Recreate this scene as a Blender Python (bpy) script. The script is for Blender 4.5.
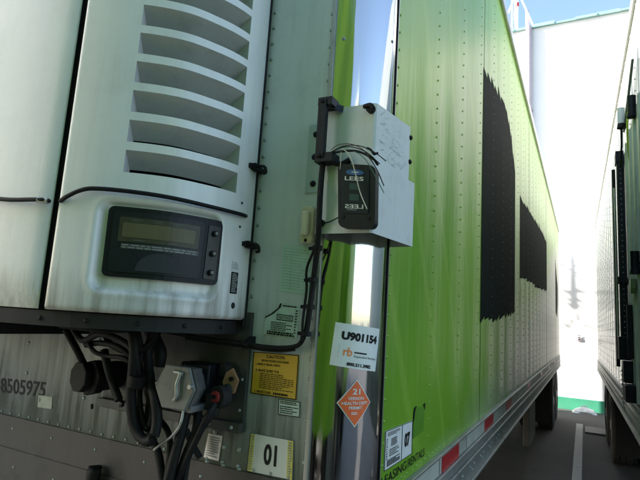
import bpy, math, random
from mathutils import Vector, Matrix
random.seed(7)
S = bpy.context.scene
for o in list(bpy.data.objects): bpy.data.objects.remove(o)
C = S.collection
# ------------------------------------------------------------------ camera
YAW, PITCH, ROLL, F = 0.483173, 0.151932, 0.0627665, 508.1658      # F in pixels of a 640 px wide frame
CAM = Vector((0.486104, -1.177048, 1.757022))
_r = Vector((math.cos(YAW), math.sin(YAW), 0)); _f = Vector((-math.sin(YAW), math.cos(YAW), 0)); _u = Vector((0, 0, 1))
_f2 = _f*math.cos(PITCH)+_u*math.sin(PITCH); _u2 = _u*math.cos(PITCH)-_f*math.sin(PITCH)
_r3 = _r*math.cos(ROLL)+_u2*math.sin(ROLL); _u3 = _u2*math.cos(ROLL)-_r*math.sin(ROLL)
ROT = Matrix((_r3, _u3, -_f2)).transposed()
cd = bpy.data.cameras.new('camera'); cam = bpy.data.objects.new('camera', cd); C.objects.link(cam)
cam.matrix_world = Matrix.Translation(CAM) @ ROT.to_4x4()
cd.sensor_width = 36; cd.lens = 36*F/640; cd.clip_start = 0.02; cd.clip_end = 2000
S.camera = cam
# ------------------------------------------------------------------ world, sun, exposure
SUN_TO = Vector((-1, -0.38, 0.52)).normalized()                      # direction towards the sun
elev = math.asin(SUN_TO.z); azim = math.atan2(SUN_TO.x, SUN_TO.y)
w = bpy.data.worlds.new("World"); S.world = w; w.use_nodes = True
nt = w.node_tree; bg = nt.nodes['Background']
sky = nt.nodes.new('ShaderNodeTexSky'); sky.sky_type = 'NISHITA'; sky.sun_disc = False
sky.sun_elevation = elev; sky.sun_rotation = azim
nt.links.new(sky.outputs[0], bg.inputs[0]); bg.inputs[1].default_value = 0.11
sl = bpy.data.lights.new('sun', 'SUN'); sl.energy = 4.5; sl.angle = math.radians(0.5); sl.color = (1, 0.95, 0.88)
so = bpy.data.objects.new('sun', sl); C.objects.link(so); so.rotation_euler = SUN_TO.to_track_quat('Z', 'Y').to_euler()
S.view_settings.view_transform = 'Standard'; S.view_settings.look = 'None'; S.view_settings.gamma = 1
S.view_settings.use_curve_mapping = False; S.view_settings.exposure = 2.1
S.render.engine = 'CYCLES'
# ------------------------------------------------------------------ photo measuring helpers (a pixel of the photo -> point on a real surface)
def ray(px, py):
    return (ROT @ Vector((px-320, -(py-240), -F))).normalized()
def onY(px, py, y):
    d = ray(px, py); return CAM + d*((y-CAM.y)/d.y)
def onX(px, py, x):
    d = ray(px, py); return CAM + d*((x-CAM.x)/d.x)
def onZ(px, py, z):
    d = ray(px, py); return CAM + d*((z-CAM.z)/d.z)
# ------------------------------------------------------------------ materials
def nodes(name):
    m = bpy.data.materials.new(name); m.use_nodes = True
    t = m.node_tree; return m, t, t.nodes['Principled BSDF']
def L(t, a, b): t.links.new(a, b)
def coords(t, scale=(1, 1, 1)):
    c = t.nodes.new('ShaderNodeTexCoord'); mp = t.nodes.new('ShaderNodeMapping'); mp.inputs['Scale'].default_value = scale
    L(t, c.outputs['Object'], mp.inputs['Vector']); return mp.outputs[0]
def noise(t, vec, scale, detail=4, rough=.55, dist=0):
    n = t.nodes.new('ShaderNodeTexNoise'); n.inputs['Scale'].default_value = scale; n.inputs['Detail'].default_value = detail
    n.inputs['Roughness'].default_value = rough; n.inputs['Distortion'].default_value = dist; L(t, vec, n.inputs['Vector']); return n.outputs[0]
def ramp(t, fac, a, b, ca=(0, 0, 0, 1), cb=(1, 1, 1, 1)):
    r = t.nodes.new('ShaderNodeValToRGB'); r.color_ramp.elements[0].position = a; r.color_ramp.elements[1].position = b
    r.color_ramp.elements[0].color = ca; r.color_ramp.elements[1].color = cb; L(t, fac, r.inputs[0]); return r.outputs[0]
def mix(t, fac, a, b, mode='MIX'):
    n = t.nodes.new('ShaderNodeMix'); n.data_type = 'RGBA'; n.blend_type = mode
    for s, v in ((n.inputs[0], fac), (n.inputs[6], a), (n.inputs[7], b)):
        if isinstance(v, (int, float)): s.default_value = v
        elif isinstance(v, tuple): s.default_value = v if len(v) == 4 else v+(1,)
        else: L(t, v, s)
    return n.outputs[2]
def mth(t, op, a, b=0, clamp=False):
    n = t.nodes.new('ShaderNodeMath'); n.operation = op; n.use_clamp = clamp
    for s, v in ((n.inputs[0], a), (n.inputs[1], b)):
        if isinstance(v, (int, float)): s.default_value = v
        else: L(t, v, s)
    return n.outputs[0]
def bump(t, p, h, strength, dist):
    b = t.nodes.new('ShaderNodeBump'); b.inputs['Strength'].default_value = strength; b.inputs['Distance'].default_value = dist
    L(t, h, b.inputs['Height']); L(t, b.outputs[0], p.inputs['Normal'])
def paint(name, col, rough=.5, metal=0, dirt=(.12, .10, .07), dirt_amt=.35, streak=.5, var=.12, bmp=.15, scale=1, low=None, coat=0):
    """weathered surface: mottled colour, vertical dirt streaks, speckles; low = (z0, z1) height band of extra dirt colour; on the mint wall it also paints in shade"""
    m, t, p = nodes(name)
    v = coords(t); big = noise(t, v, 2.3*scale, 5); sm = noise(t, v, 55*scale, 3)
    c = mix(t, ramp(t, big, .3, .7), tuple(x*(1-var) for x in col), tuple(min(1, x*(1+var)) for x in col))
    vs = coords(t, (14*scale, 14*scale, .9*scale)); st = noise(t, vs, 2.2, 5, .6)
    patch = noise(t, v, 6*scale, 6, .65)
    d = mth(t, 'MULTIPLY', ramp(t, st, .5, .8), streak)
    d = mth(t, 'ADD', d, mth(t, 'MULTIPLY', ramp(t, patch, .52, .75), 1-streak*.4), True)
    d = mth(t, 'MULTIPLY', d, dirt_amt)
    if low:
        g = t.nodes.new('ShaderNodeNewGeometry'); sp = t.nodes.new('ShaderNodeSeparateXYZ'); L(t, g.outputs['Position'], sp.inputs[0])
        mr = t.nodes.new('ShaderNodeMapRange'); mr.inputs[1].default_value = low[1]; mr.inputs[2].default_value = low[0]
        zz = mth(t, 'ADD', sp.outputs[2], mth(t, 'MULTIPLY', mth(t, 'SUBTRACT', st, .5), -.35)); L(t, zz, mr.inputs[0])
        d = mth(t, 'ADD', d, mth(t, 'MULTIPLY', mr.outputs[0], low[2]), True)
    c = mix(t, d, c, dirt)
    L(t, c, p.inputs['Base Color']); p.inputs['Metallic'].default_value = metal
    L(t, mth(t, 'ADD', mth(t, 'MULTIPLY', ramp(t, big, .25, .75), .12), mth(t, 'ADD', mth(t, 'MULTIPLY', d, .4), rough-.06)), p.inputs['Roughness'])
    if bmp: bump(t, p, mth(t, 'ADD', sm, mth(t, 'MULTIPLY', big, 2.)), bmp, .002)
    if coat: p.inputs['Coat Weight'].default_value = coat
    return m
def plain(name, col, rough=.5, metal=0, var=.15, sc=30, b=.1, spec=.5):
    m, t, p = nodes(name); v = coords(t); n = noise(t, v, sc, 4)
    L(t, mix(t, ramp(t, n, .3, .7), tuple(x*(1-var) for x in col), tuple(min(1, x*(1+var)) for x in col)), p.inputs['Base Color'])
    p.inputs['Metallic'].default_value = metal; p.inputs['Roughness'].default_value = rough; p.inputs['Specular IOR Level'].default_value = spec
    if b: bump(t, p, n, b, .002)
    return m
M = {}
M['mint'] = paint('mint_wall', (.57, .60, .60), .42, 0, (.075, .085, .067), .26, .7, .05, .14, 1, (1.38, 1.80, .95))  # low band: road grime plus the cooling unit's shade put into the colour
M['mint_trim'] = paint('mint_trim', (.38, .45, .42), .5, 0, (.08, .06, .04), .4, .7)
M['rivet'] = plain('rivet_metal', (.30, .34, .32), .45, .4)
M['rivet_green'] = plain('rivet_green', (.24, .42, .08), .35, .2)
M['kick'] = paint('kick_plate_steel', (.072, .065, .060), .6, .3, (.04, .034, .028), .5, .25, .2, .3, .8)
M['reefer'] = paint('reefer_plastic', (.78, .765, .765), .34, 0, (.16, .14, .10), .16, .8, .03, .10, 1.2, (1.70, 1.84, .62), .15)
M['reefer_tex'] = paint('reefer_grained_panel', (.78, .765, .765), .42, 0, (.20, .19, .16), .06, .3, .03, .3, 3, (1.70, 1.82, .4))
M['louver'] = paint('dusty_shaded_louver', (.50, .50, .50), .55, 0, (.16, .15, .13), .30, .4, .05, .1, 3)  # greyer than the panel: dust, with recess shade put into the colour
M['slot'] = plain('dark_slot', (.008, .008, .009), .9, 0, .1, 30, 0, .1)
M['rubber'] = plain('black_rubber', (.0055, .0055, .006), .65, 0, .4, 60, .3, .3)
M['blackpl'] = plain('black_plastic', (.006, .007, .011), .5, 0, .3, 90, .15, .3)
M['frame_dark'] = paint('grimy_frame', (.011, .011, .012), .75, .0, (.032, .027, .020), .5, .6)
M['alu'] = paint('aluminium_rail', (.52, .52, .50), .38, .75, (.20, .17, .13), .35, .3, .12, .2, 2)
M['alu_dark'] = paint('aged_aluminium', (.33, .34, .32), .45, .6, (.12, .10, .07), .45, .5)
M['galv'] = paint('grey_casting', (.16, .163, .16), .5, .2, (.05, .045, .04), .45, .4, .2, .4, 4)
M['white_cover'] = paint('white_painted_bracket', (.60, .62, .61), .45, 0, (.16, .15, .13), .18, .6, .03, .15, 3)
M['white'] = plain('white_vinyl', (.72, .74, .74), .4, 0, .04)
M['whitedirty'] = paint('worn_white_vinyl', (.62, .63, .60), .45, 0, (.2, .18, .14), .3)
M['ink'] = plain('black_ink', (.007, .007, .008), .6, 0, .1, 30, 0, .25)
M['greyink'] = plain('grey_ink', (.22, .23, .23), .6)
M['faint'] = plain('faded_print', (.36, .42, .37), .6)
M['orange'] = plain('orange_vinyl', (.80, .13, .025), .42, 0, .06)
M['orange_ink'] = plain('orange_ink', (.85, .25, .08), .5)
M['yellow'] = paint('worn_yellow_vinyl', (.62, .36, .02), .5, 0, (.1, .08, .04), .3, .4)
M['yellow_edge'] = plain('pale_yellow_vinyl', (.62, .55, .10), .5)
M['palegrey'] = plain('pale_green_vinyl', (.50, .60, .56), .45)
M['red'] = plain('red_reflective', (.42, .018, .02), .35, 0, .2, 40)
M['tapewhite'] = paint('grimy_white_tape', (.42, .43, .38), .5, 0, (.12, .11, .08), .6)
M['copper'] = paint('tarnished_copper', (.42, .22, .15), .45, .6, (.2, .12, .08), .5)
M['redseal'] = plain('red_seal', (.32, .03, .035), .55)
M['beige'] = paint('yellowed_plastic', (.56, .50, .34), .4, 0, (.15, .1, .05), .3)
M['lcd'] = plain('lcd_screen', (.12, .10, .055), .4, 0, .1, 12, 0, .3)
M['lcdframe'] = plain('lcd_surround', (.055, .05, .033), .4, 0, .1, 30, .1, .3)
M['logger'] = plain('logger_case', (.006, .008, .011), .42, 0, .2, 60, .05, .3)
M['window'] = plain('logger_window', (.045, .075, .075), .15, 0, .2)
M['blue'] = plain('blue_print', (.02, .09, .26), .4)
M['wirewhite'] = plain('pale_wire', (.55, .52, .42), .5)
M['wiregreen'] = plain('green_wire', (.03, .12, .08), .5)
M['tyre'] = plain('tyre_rubber', (.020, .020, .021), .75, 0, .3, 40, .4)
M['rim'] = paint('wheel_steel', (.35, .35, .34), .5, .5)
M['flap'] = paint('pale_panel', (.05, .05, .048), .55, 0)
M['teal'] = paint('teal_trim', (.22, .40, .36), .5, 0, (.3, .3, .25), .3)
M['greenband'] = paint('green_base_paint', (.05, .30, .18), .6, 0, (.15, .15, .1), .2)
M['pipe'] = plain('pale_pipe', (.50, .42, .45), .5)
M['bag'] = plain('white_plastic', (.75, .77, .78), .4, 0, .05)
M['strap'] = plain('bright_rod', (.75, .73, .70), .25, .6)
M['yellowgreen'] = plain('lime_strap', (.45, .55, .05), .4)
M['bark'] = plain('grey_bark', (.16, .14, .12), .85, 0, .3, 20, .6)
M['mint2'] = plain('metal_plate', (.06, .065, .07), .6)
# polished stainless corner, slightly wavy
m, t, p = nodes('polished_steel'); v = coords(t, (1, 1, .35))
p.inputs['Base Color'].default_value = (.62, .61, .60, 1); p.inputs['Metallic'].default_value = 1
n1 = noise(t, v, 5, 2); n2 = noise(t, coords(t, (30, 30, 2)), 3, 4)
L(t, mth(t, 'ADD', .06, mth(t, 'MULTIPLY', ramp(t, n2, .4, .8), .14)), p.inputs['Roughness']); bump(t, p, n1, .35, .01)
M['chrome'] = m
# trailer side: lime vinyl wrap that fades to white towards the rear, glossy with slight oil canning between posts
def wrap(name, off=0.0):
    m, t, p = nodes(name)
    g = t.nodes.new('ShaderNodeTexCoord'); sp = t.nodes.new('ShaderNodeSeparateXYZ'); L(t, g.outputs['Object'], sp.inputs[0])
    y, z = sp.outputs[1], sp.outputs[2]
    y = mth(t, 'ADD', y, off)
    v = coords(t, (.6, .6, .6))
    warp = noise(t, v, 1.1, 3, .5, .6)
    # broad swirls
    wv = t.nodes.new('ShaderNodeTexWave'); wv.inputs['Scale'].default_value = .55; wv.inputs['Distortion'].default_value = 3.5
    wv.inputs['Detail'].default_value = 2; wv.inputs['Detail Scale'].default_value = .6; wv.bands_direction = 'DIAGONAL'
    L(t, coords(t, (1, .55, -.75)), wv.inputs['Vector'])
    wf = t.nodes.new('ShaderNodeTexWave'); wf.inputs['Scale'].default_value = 1.9; wf.inputs['Distortion'].default_value = 11
    wf.inputs['Detail'].default_value = 1; wf.inputs['Detail Scale'].default_value = .4; wf.bands_direction = 'DIAGONAL'
    L(t, coords(t, (1, .8, .55)), wf.inputs['Vector'])
    c = mix(t, ramp(t, wv.outputs[1], .2, .8), (.135, .30, .018), (.205, .39, .024))
    # lower part deeper green
    mr = t.nodes.new('ShaderNodeMapRange'); mr.inputs[1].default_value = 2.6; mr.inputs[2].default_value = 1.3
    L(t, mth(t, 'ADD', z, mth(t, 'MULTIPLY', mth(t, 'SUBTRACT', warp, .5), 1.2)), mr.inputs[0])
    c = mix(t, mth(t, 'MULTIPLY', mr.outputs[0], .6), c, (.125, .31, .018))
    # top band teal green
    mr2 = t.nodes.new('ShaderNodeMapRange'); mr2.inputs[1].default_value = 2.95; mr2.inputs[2].default_value = 3.5
    L(t, mth(t, 'ADD', z, mth(t, 'MULTIPLY', mth(t, 'SUBTRACT', warp, .5), 1.)), mr2.inputs[0])
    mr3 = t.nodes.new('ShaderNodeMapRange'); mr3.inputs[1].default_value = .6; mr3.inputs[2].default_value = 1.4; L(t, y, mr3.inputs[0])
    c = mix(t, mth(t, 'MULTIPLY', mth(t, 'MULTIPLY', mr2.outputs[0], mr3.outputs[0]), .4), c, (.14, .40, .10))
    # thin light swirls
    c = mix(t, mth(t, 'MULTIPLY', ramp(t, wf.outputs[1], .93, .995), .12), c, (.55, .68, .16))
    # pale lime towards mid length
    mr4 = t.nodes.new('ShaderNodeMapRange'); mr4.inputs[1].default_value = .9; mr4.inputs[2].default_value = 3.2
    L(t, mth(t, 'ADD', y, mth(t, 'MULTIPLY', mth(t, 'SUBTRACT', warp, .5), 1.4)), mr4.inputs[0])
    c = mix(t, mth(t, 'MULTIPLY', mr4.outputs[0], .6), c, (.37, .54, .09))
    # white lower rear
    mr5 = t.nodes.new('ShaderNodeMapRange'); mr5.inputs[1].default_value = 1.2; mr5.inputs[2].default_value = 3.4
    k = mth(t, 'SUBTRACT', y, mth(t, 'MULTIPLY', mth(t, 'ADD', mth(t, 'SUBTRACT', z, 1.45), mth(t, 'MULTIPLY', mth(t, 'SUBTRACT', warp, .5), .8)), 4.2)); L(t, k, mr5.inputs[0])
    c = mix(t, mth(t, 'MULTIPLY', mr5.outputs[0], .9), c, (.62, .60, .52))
    c = mix(t, mth(t, 'MULTIPLY', ramp(t, noise(t, coords(t, (14, 14, 1)), 2, 5), .55, .85), .18), c, (.14, .14, .08))
    L(t, c, p.inputs['Base Color'])
    p.inputs['Roughness'].default_value = .36; p.inputs['Specular IOR Level'].default_value = .32
    # panels bow gently between the posts
    w1 = mth(t, 'SINE', mth(t, 'MULTIPLY', sp.outputs[1], 2*math.pi/.44)); b1 = noise(t, coords(t, (1, 3, .5)), 1.6, 3)
    bump(t, p, mth(t, 'ADD', mth(t, 'MULTIPLY', w1, .7), mth(t, 'MULTIPLY', b1, 2.2)), .6, .0045)
    return m
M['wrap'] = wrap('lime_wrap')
M['blackwrap'] = plain('black_wrap_graphic', (.009, .014, .013), .7, 0, .2, 8, .1, .03)
m, t, p = nodes('white_side'); v = coords(t)
c = mix(t, ramp(t, noise(t, v, .9, 3), .35, .7), (.74, .71, .68), (.60, .66, .56))
c = mix(t, mth(t, 'MULTIPLY', ramp(t, noise(t, coords(t, (9, 9, .6)), 2, 5), .5, .8), .35), c, (.25, .22, .18))
L(t, c, p.inputs['Base Color']); p.inputs['Roughness'].default_value = .2; bump(t, p, noise(t, coords(t, (1, 3, .4)), 2, 3), .35, .006)
M['sidewhite'] = m
# stucco wall
m, t, p = nodes('white_stucco'); v = coords(t)
c = mix(t, ramp(t, noise(t, v, .5, 5), .3, .7), (.70, .68, .65), (.78, .77, .75))
c = mix(t, mth(t, 'MULTIPLY', ramp(t, noise(t, coords(t, (4, 4, .3)), 1.5, 5), .6, .85), .15), c, (.45, .40, .36))
L(t, c, p.inputs['Base Color']); p.inputs['Roughness'].default_value = .85; bump(t, p, noise(t, v, 60, 4), .3, .01)
M['stucco'] = m
# asphalt
m, t, p = nodes('asphalt'); v = coords(t)
c = mix(t, ramp(t, noise(t, v, .8, 6, .6), .3, .7), (.038, .038, .038), (.072, .070, .068))
c = mix(t, ramp(t, noise(t, v, 90, 3), .45, .75), c, (.13, .125, .12))
c = mix(t, mth(t, 'MULTIPLY', ramp(t, noise(t, v, 2.5, 6, .7), .6, .7), .5), c, (.02, .02, .02))
L(t, c, p.inputs['Base Color']); p.inputs['Roughness'].default_value = .85; bump(t, p, noise(t, v, 120, 4), .6, .01)
M['asphalt'] = m
M['stripe'] = paint('worn_white_paint', (.50, .49, .46), .8, 0, (.06, .06, .06), .75, .0, .1, .4, 6)

# ------------------------------------------------------------------ mesh builder
class MB:
    def __init__(s): s.v = []; s.f = []; s.mi = []; s.sm = []
    def quad(s, pts, mi=0, smooth=False):
        b = len(s.v); s.v += [tuple(p) for p in pts]; s.f.append(tuple(range(b, b+len(pts)))); s.mi.append(mi); s.sm.append(smooth)
    def grid(s, rows, mi=0, smooth=True, closed=False, skip=None):
        b = len(s.v); n = len(rows[0])
        for r in rows: s.v += [tuple(p) for p in r]
        for i in range(len(rows)-1):
            for j in range(n if closed else n-1):
                if skip and skip(i, j): continue
                k = (j+1) % n
                s.f.append((b+i*n+j, b+i*n+k, b+(i+1)*n+k, b+(i+1)*n+j)); s.mi.append(mi); s.sm.append(smooth)
    def box(s, lo, hi, mi=0, T=None, bev=0):
        x0, y0, z0 = lo; x1, y1, z1 = hi
        P = [(x0, y0, z0), (x1, y0, z0), (x1, y1, z0), (x0, y1, z0), (x0, y0, z1), (x1, y0, z1), (x1, y1, z1), (x0, y1, z1)]
        if T: P = [T(Vector(p)) for p in P]
        b = len(s.v); s.v += [tuple(p) for p in P]
        for f in ((0, 3, 2, 1), (4, 5, 6, 7), (0, 1, 5, 4), (1, 2, 6, 5), (2, 3, 7, 6), (3, 0, 4, 7)):
            s.f.append(tuple(b+i for i in f)); s.mi.append(mi); s.sm.append(False)
    def prism(s, poly, off, mi=0, side=None):
        """poly: list of 3D points, off: extrusion vector"""
        off = Vector(off); n = len(poly); A = [Vector(p) for p in poly]; B = [p+off for p in A]
        b = len(s.v); s.v += [tuple(p) for p in A+B]
        s.f.append(tuple(range(b+n-1, b-1, -1))); s.f.append(tuple(range(b+n, b+2*n))); s.mi += [mi, mi]; s.sm += [False]*2
        for i in range(n):
            j = (i+1) % n; s.f.append((b+i, b+j, b+n+j, b+n+i)); s.mi.append(mi if side is None else side); s.sm.append(False)
    def tube(s, pts, r, seg=10, mi=0, smooth=True, n=6, corr=0, cap=True):
        P = [Vector(p) for p in pts]
        if n > 1 and len(P) > 2:
            Q = []; E = [P[0]*2-P[1]]+P+[P[-1]*2-P[-2]]
            for i in range(1, len(E)-2):
                for k in range(n):
                    u = k/n; a, b_, c, d = E[i-1], E[i], E[i+1], E[i+2]
                    Q.append(.5*((2*b_)+(c-a)*u+(2*a-5*b_+4*c-d)*u*u+(3*b_-a-3*c+d)*u**3))
            Q.append(P[-1]); P = Q
        rows = []; up = Vector((.3, .2, 1)).normalized()
        for i, p_ in enumerate(P):
            t_ = (P[min(i+1, len(P)-1)]-P[max(i-1, 0)]).normalized()
            x = t_.cross(up); x = x.normalized() if x.length > 1e-4 else Vector((1, 0, 0)); y = x.cross(t_).normalized()
            rr = (r(i/(len(P)-1)) if callable(r) else r)*(1+(corr if i % 2 else 0))
            rows.append([p_+(x*math.cos(a)+y*math.sin(a))*rr for a in [2*math.pi*k/seg for k in range(seg)]])
        s.grid(rows, mi, smooth, True)
        if cap: s.quad(rows[0][::-1], mi); s.quad(rows[-1], mi)
    def cyl(s, a, b, r, seg=20, mi=0, r2=None):
        s.tube([a, b], (lambda u: r+(r2-r)*u) if r2 is not None else r, seg, mi, True, 1)
    def dome(s, c, nrm, r, h, mi=0, seg=8):
        c = Vector(c); nrm = Vector(nrm).normalized(); x = nrm.orthogonal().normalized(); y = nrm.cross(x)
        rows = [[c+(x*math.cos(2*math.pi*k/seg)+y*math.sin(2*math.pi*k/seg))*r*q+nrm*h*hh for k in range(seg)] for q, hh in ((1, 0), (.85, .6), (.4, .95))]
        s.grid(rows, mi, True, True); s.quad(rows[-1], mi, True)
def link(name, me, mats, parent=None, label=None, cat=None, group=None, kind=None):
    o = bpy.data.objects.new(name, me); C.objects.link(o)
    for k in (mats if isinstance(mats, (list, tuple)) else [mats]): me.materials.append(M[k] if isinstance(k, str) else k)
    if parent: o.parent = parent; o.matrix_parent_inverse = world_of(parent).inverted()
    for a, b in (('label', label), ('category', cat), ('group', group), ('kind', kind)):
        if b: o[a] = b
    return o
WORLD = {}
def world_of(o): return WORLD.get(o.name, Matrix.Identity(4))
def obj(name, mb, mats, parent=None, bevel=0, **kw):
    me = bpy.data.meshes.new(name); me.from_pydata(mb.v, [], mb.f)
    me.polygons.foreach_set('material_index', mb.mi); me.polygons.foreach_set('use_smooth', mb.sm); me.update()
    o = link(name, me, mats, parent, **kw)
    if bevel:
        b = o.modifiers.new('bevel', 'BEVEL'); b.width = bevel; b.segments = 2; b.limit_method = 'ANGLE'; b.angle_limit = math.radians(40)
    return o
def thing(name, loc, label, cat, group=None):
    o = bpy.data.objects.new(name, None); C.objects.link(o); o.location = loc; o.empty_display_size = .2
    WORLD[o.name] = Matrix.Translation(loc); o['label'] = label; o['category'] = cat
    if group: o['group'] = group
    return o
# ------------------------------------------------------------------ vertical surfaces (plan profile extruded in z) addressed by (s, z)
class Surf:
    def __init__(s, pts, sgn=1):
        s.p = [Vector(p) for p in pts]; s.sgn = sgn; s.c = [0]
        for a, b in zip(s.p[:-1], s.p[1:]): s.c.append(s.c[-1]+(b-a).length)
        s.len = s.c[-1]
    def xy(s, q):
        q2 = min(max(q, 0), s.len); i = 0
        while i < len(s.c)-2 and q2 > s.c[i+1]: i += 1
        d = (s.p[i+1]-s.p[i]).normalized(); return s.p[i]+d*(q-s.c[i])
    def nrm(s, q):
        d = (s.xy(min(q+.012, s.len+.012))-s.xy(q-.012)).normalized()
        return Vector((d.y, -d.x))*s.sgn
    def at(s, q, z, off=0):
        p = s.xy(q)+s.nrm(q)*off; return Vector((p.x, p.y, z))
    def hit(s, px, py, off=0):
        d = ray(px, py); best = None
        for i in range(len(s.p)-1):
            a = s.p[i]; b = s.p[i+1]
            if off: a = a+s.nrm(s.c[i]+.001)*off; b = b+s.nrm(s.c[i+1]-.001)*off
            e = b-a; det = -e.x*d.y+e.y*d.x
            if abs(det) < 1e-9: continue
            rx, ry = CAM.x-a.x, CAM.y-a.y
            u = (-rx*d.y+ry*d.x)/det; t_ = (e.x*ry-e.y*rx)/det
            lo = -1e-3 if i else -5; hi = 1.001 if i < len(s.p)-2 else 5
            if lo <= u <= hi and t_ > 0 and (best is None or t_ < best[0]): best = (t_, s.c[i]+u*(s.c[i+1]-s.c[i]), CAM.z+t_*d.z)
        return best[1:]
def smoothpts(pts, n=6):
    P = [Vector(p) for p in pts]; E = [P[0]*2-P[1]]+P+[P[-1]*2-P[-2]]; Q = []
    for i in range(1, len(E)-2):
        for k in range(n):
            u = k/n; a, b, c, d = E[i-1], E[i], E[i+1], E[i+2]
            Q.append(.5*((2*b)+(c-a)*u+(2*a-5*b+4*c-d)*u*u+(3*b-a-3*c+d)*u**3))
    return Q+[P[-1]]
FRONT = Surf([(-2.6, 0), (0, 0)])                       # s = x + 2.6
SIDE = Surf([(0, 0), (0, 11.3)])                        # s = y
ARC = Surf([(-.128+.128*math.sin(a)**.9, .165-.165*math.cos(a)**.9) for a in [math.pi/2*(.5-.5*math.cos(math.pi*i/40)) for i in range(41)]])
hp = [(-.343, -.004), (-.330, -.09), (-.335, -.15), (-.357, -.215), (-.398, -.29), (-.475, -.357), (-.575, -.41), (-.75, -.455), (-1., -.48), (-1.3, -.487)]
REEF = Surf(smoothpts(hp+[(-2.6-x, y) for x, y in hp[::-1][1:]]), -1)
def bil(c, u, v):   # c: bottom-left, bottom-right, top-right, top-left in (s,z)
    a = (c[0][0]*(1-u)+c[1][0]*u, c[0][1]*(1-u)+c[1][1]*u); b = (c[3][0]*(1-u)+c[2][0]*u, c[3][1]*(1-u)+c[2][1]*u)
    return (a[0]*(1-v)+b[0]*v, a[1]*(1-v)+b[1]*v)
def quadpx(sf, bl, br, tr, tl, off=0): return [sf.hit(*p, off) for p in (bl, br, tr, tl)]
def patch(mb, sf, c, off, th, mi=0, n=8, m=4, u0=0, v0=0, u1=1, v1=1, rnd=0):
    """thin slab following the surface"""
    def P(u, v, o): s_, z_ = bil(c, u, v); return sf.at(s_, z_, o)
    us = [u0+(u1-u0)*i/n for i in range(n+1)]; vs = [v0+(v1-v0)*i/m for i in range(m+1)]
    mb.grid([[P(u, v, off+th) for u in us] for v in vs], mi, False)
    edge = [(u, v0) for u in us]+[(u1, v) for v in vs[1:]]+[(u, v1) for u in us[::-1][1:]]+[(u0, v) for v in vs[::-1][1:-1]]
    mb.grid([[P(u, v, off) for u, v in edge], [P(u, v, off+th) for u, v in edge]], mi, False, True)
def poly(mb, sf, c, uv, off, th, mi=0):
    """thin slab with any outline that is simple across u, cut in narrow columns so that it follows the surface"""
    us = [p[0] for p in uv]; u0, u1 = min(us), max(us); ks = sorted(set([round(x, 6) for x in us]+[round(u0+(u1-u0)*i/12, 6) for i in range(13)])); n = len(uv)
    def span(u):
        vs = []
        for i in range(n):
            (a, va), (b, vb) = uv[i], uv[(i+1) % n]
            if abs(a-b) < 1e-7:
                if abs(u-a) < 1e-5: vs += [va, vb]
            elif min(a, b)-1e-6 <= u <= max(a, b)+1e-6: vs.append(va+(vb-va)*(u-a)/(b-a))
        return min(vs), max(vs)
    sp = [span(u) for u in ks]
    top = [[sf.at(*bil(c, u, v[0]), off+th), sf.at(*bil(c, u, v[1]), off+th)] for u, v in zip(ks, sp)]
    mb.grid(top, mi, False)
    ring = [(u, v[0]) for u, v in zip(ks, sp)]+[(u, v[1]) for u, v in zip(ks, sp)][::-1]
    mb.grid([[sf.at(*bil(c, u, v), off) for u, v in ring], [sf.at(*bil(c, u, v), off+th) for u, v in ring]], mi, False, True)
def rrect(u0, v0, u1, v1, ru, rv, n=4):
    o = []
    for cx, cy, a0 in ((u1-ru, v0+rv, -90), (u1-ru, v1-rv, 0), (u0+ru, v1-rv, 90), (u0+ru, v0+rv, 180)):
        for k in range(n+1):
            a = math.radians(a0+90*k/n); o.append((cx+ru*math.cos(a), cy+rv*math.sin(a)))
    return o
def textgeo(body, bold=0.0):
    cu = bpy.data.curves.new('lettering', 'FONT'); cu.body = body; cu.size = 1; cu.offset = bold; cu.resolution_u = 3
    to = bpy.data.objects.new('lettering', cu); C.objects.link(to); bpy.context.view_layer.update()
    me = to.to_mesh(); V = [tuple(v.co) for v in me.vertices]; Fc = [tuple(f.vertices) for f in me.polygons]
    to.to_mesh_clear(); bpy.data.objects.remove(to); bpy.data.curves.remove(cu); return V, Fc
def text(mb, sf, c, body, u0, v0, u1, v1, off, mi=0, bold=.01, flip=False):
    V, Fc = textgeo(body, bold)
    x0, x1 = min(v[0] for v in V), max(v[0] for v in V); y0, y1 = min(v[1] for v in V), max(v[1] for v in V)
    b = len(mb.v)
    for v in V:
        a = (v[0]-x0)/(x1-x0); a = 1-a if flip else a
        mb.v.append(tuple(sf.at(*bil(c, u0+(u1-u0)*a, v0+(v1-v0)*(v[1]-y0)/(y1-y0)), off)))
    for f in Fc: mb.f.append(tuple(b+i for i in f)); mb.mi.append(mi); mb.sm.append(False)
def lines(mb, sf, c, u0, v0, u1, v1, n, off, mi=0, fill=.45, gap=.25, seed=1):
    """illegible fine print: rows of broken dashes"""
    R = random.Random(seed); h = (v1-v0)/n
    for i in range(n):
        v = v1-(i+.5)*h; u = u0; end = u1-(u1-u0)*R.choice((0, .05, .1, .3))
        while u < end:
            wd = (u1-u0)*R.uniform(.04, .14); ue = min(u+wd, end)
            mb.quad([sf.at(*bil(c, a, b), off) for a, b in ((u, v-h*fill/2), (ue, v-h*fill/2), (ue, v+h*fill/2), (u, v+h*fill/2))], mi)
            u = ue+(u1-u0)*.018

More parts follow.
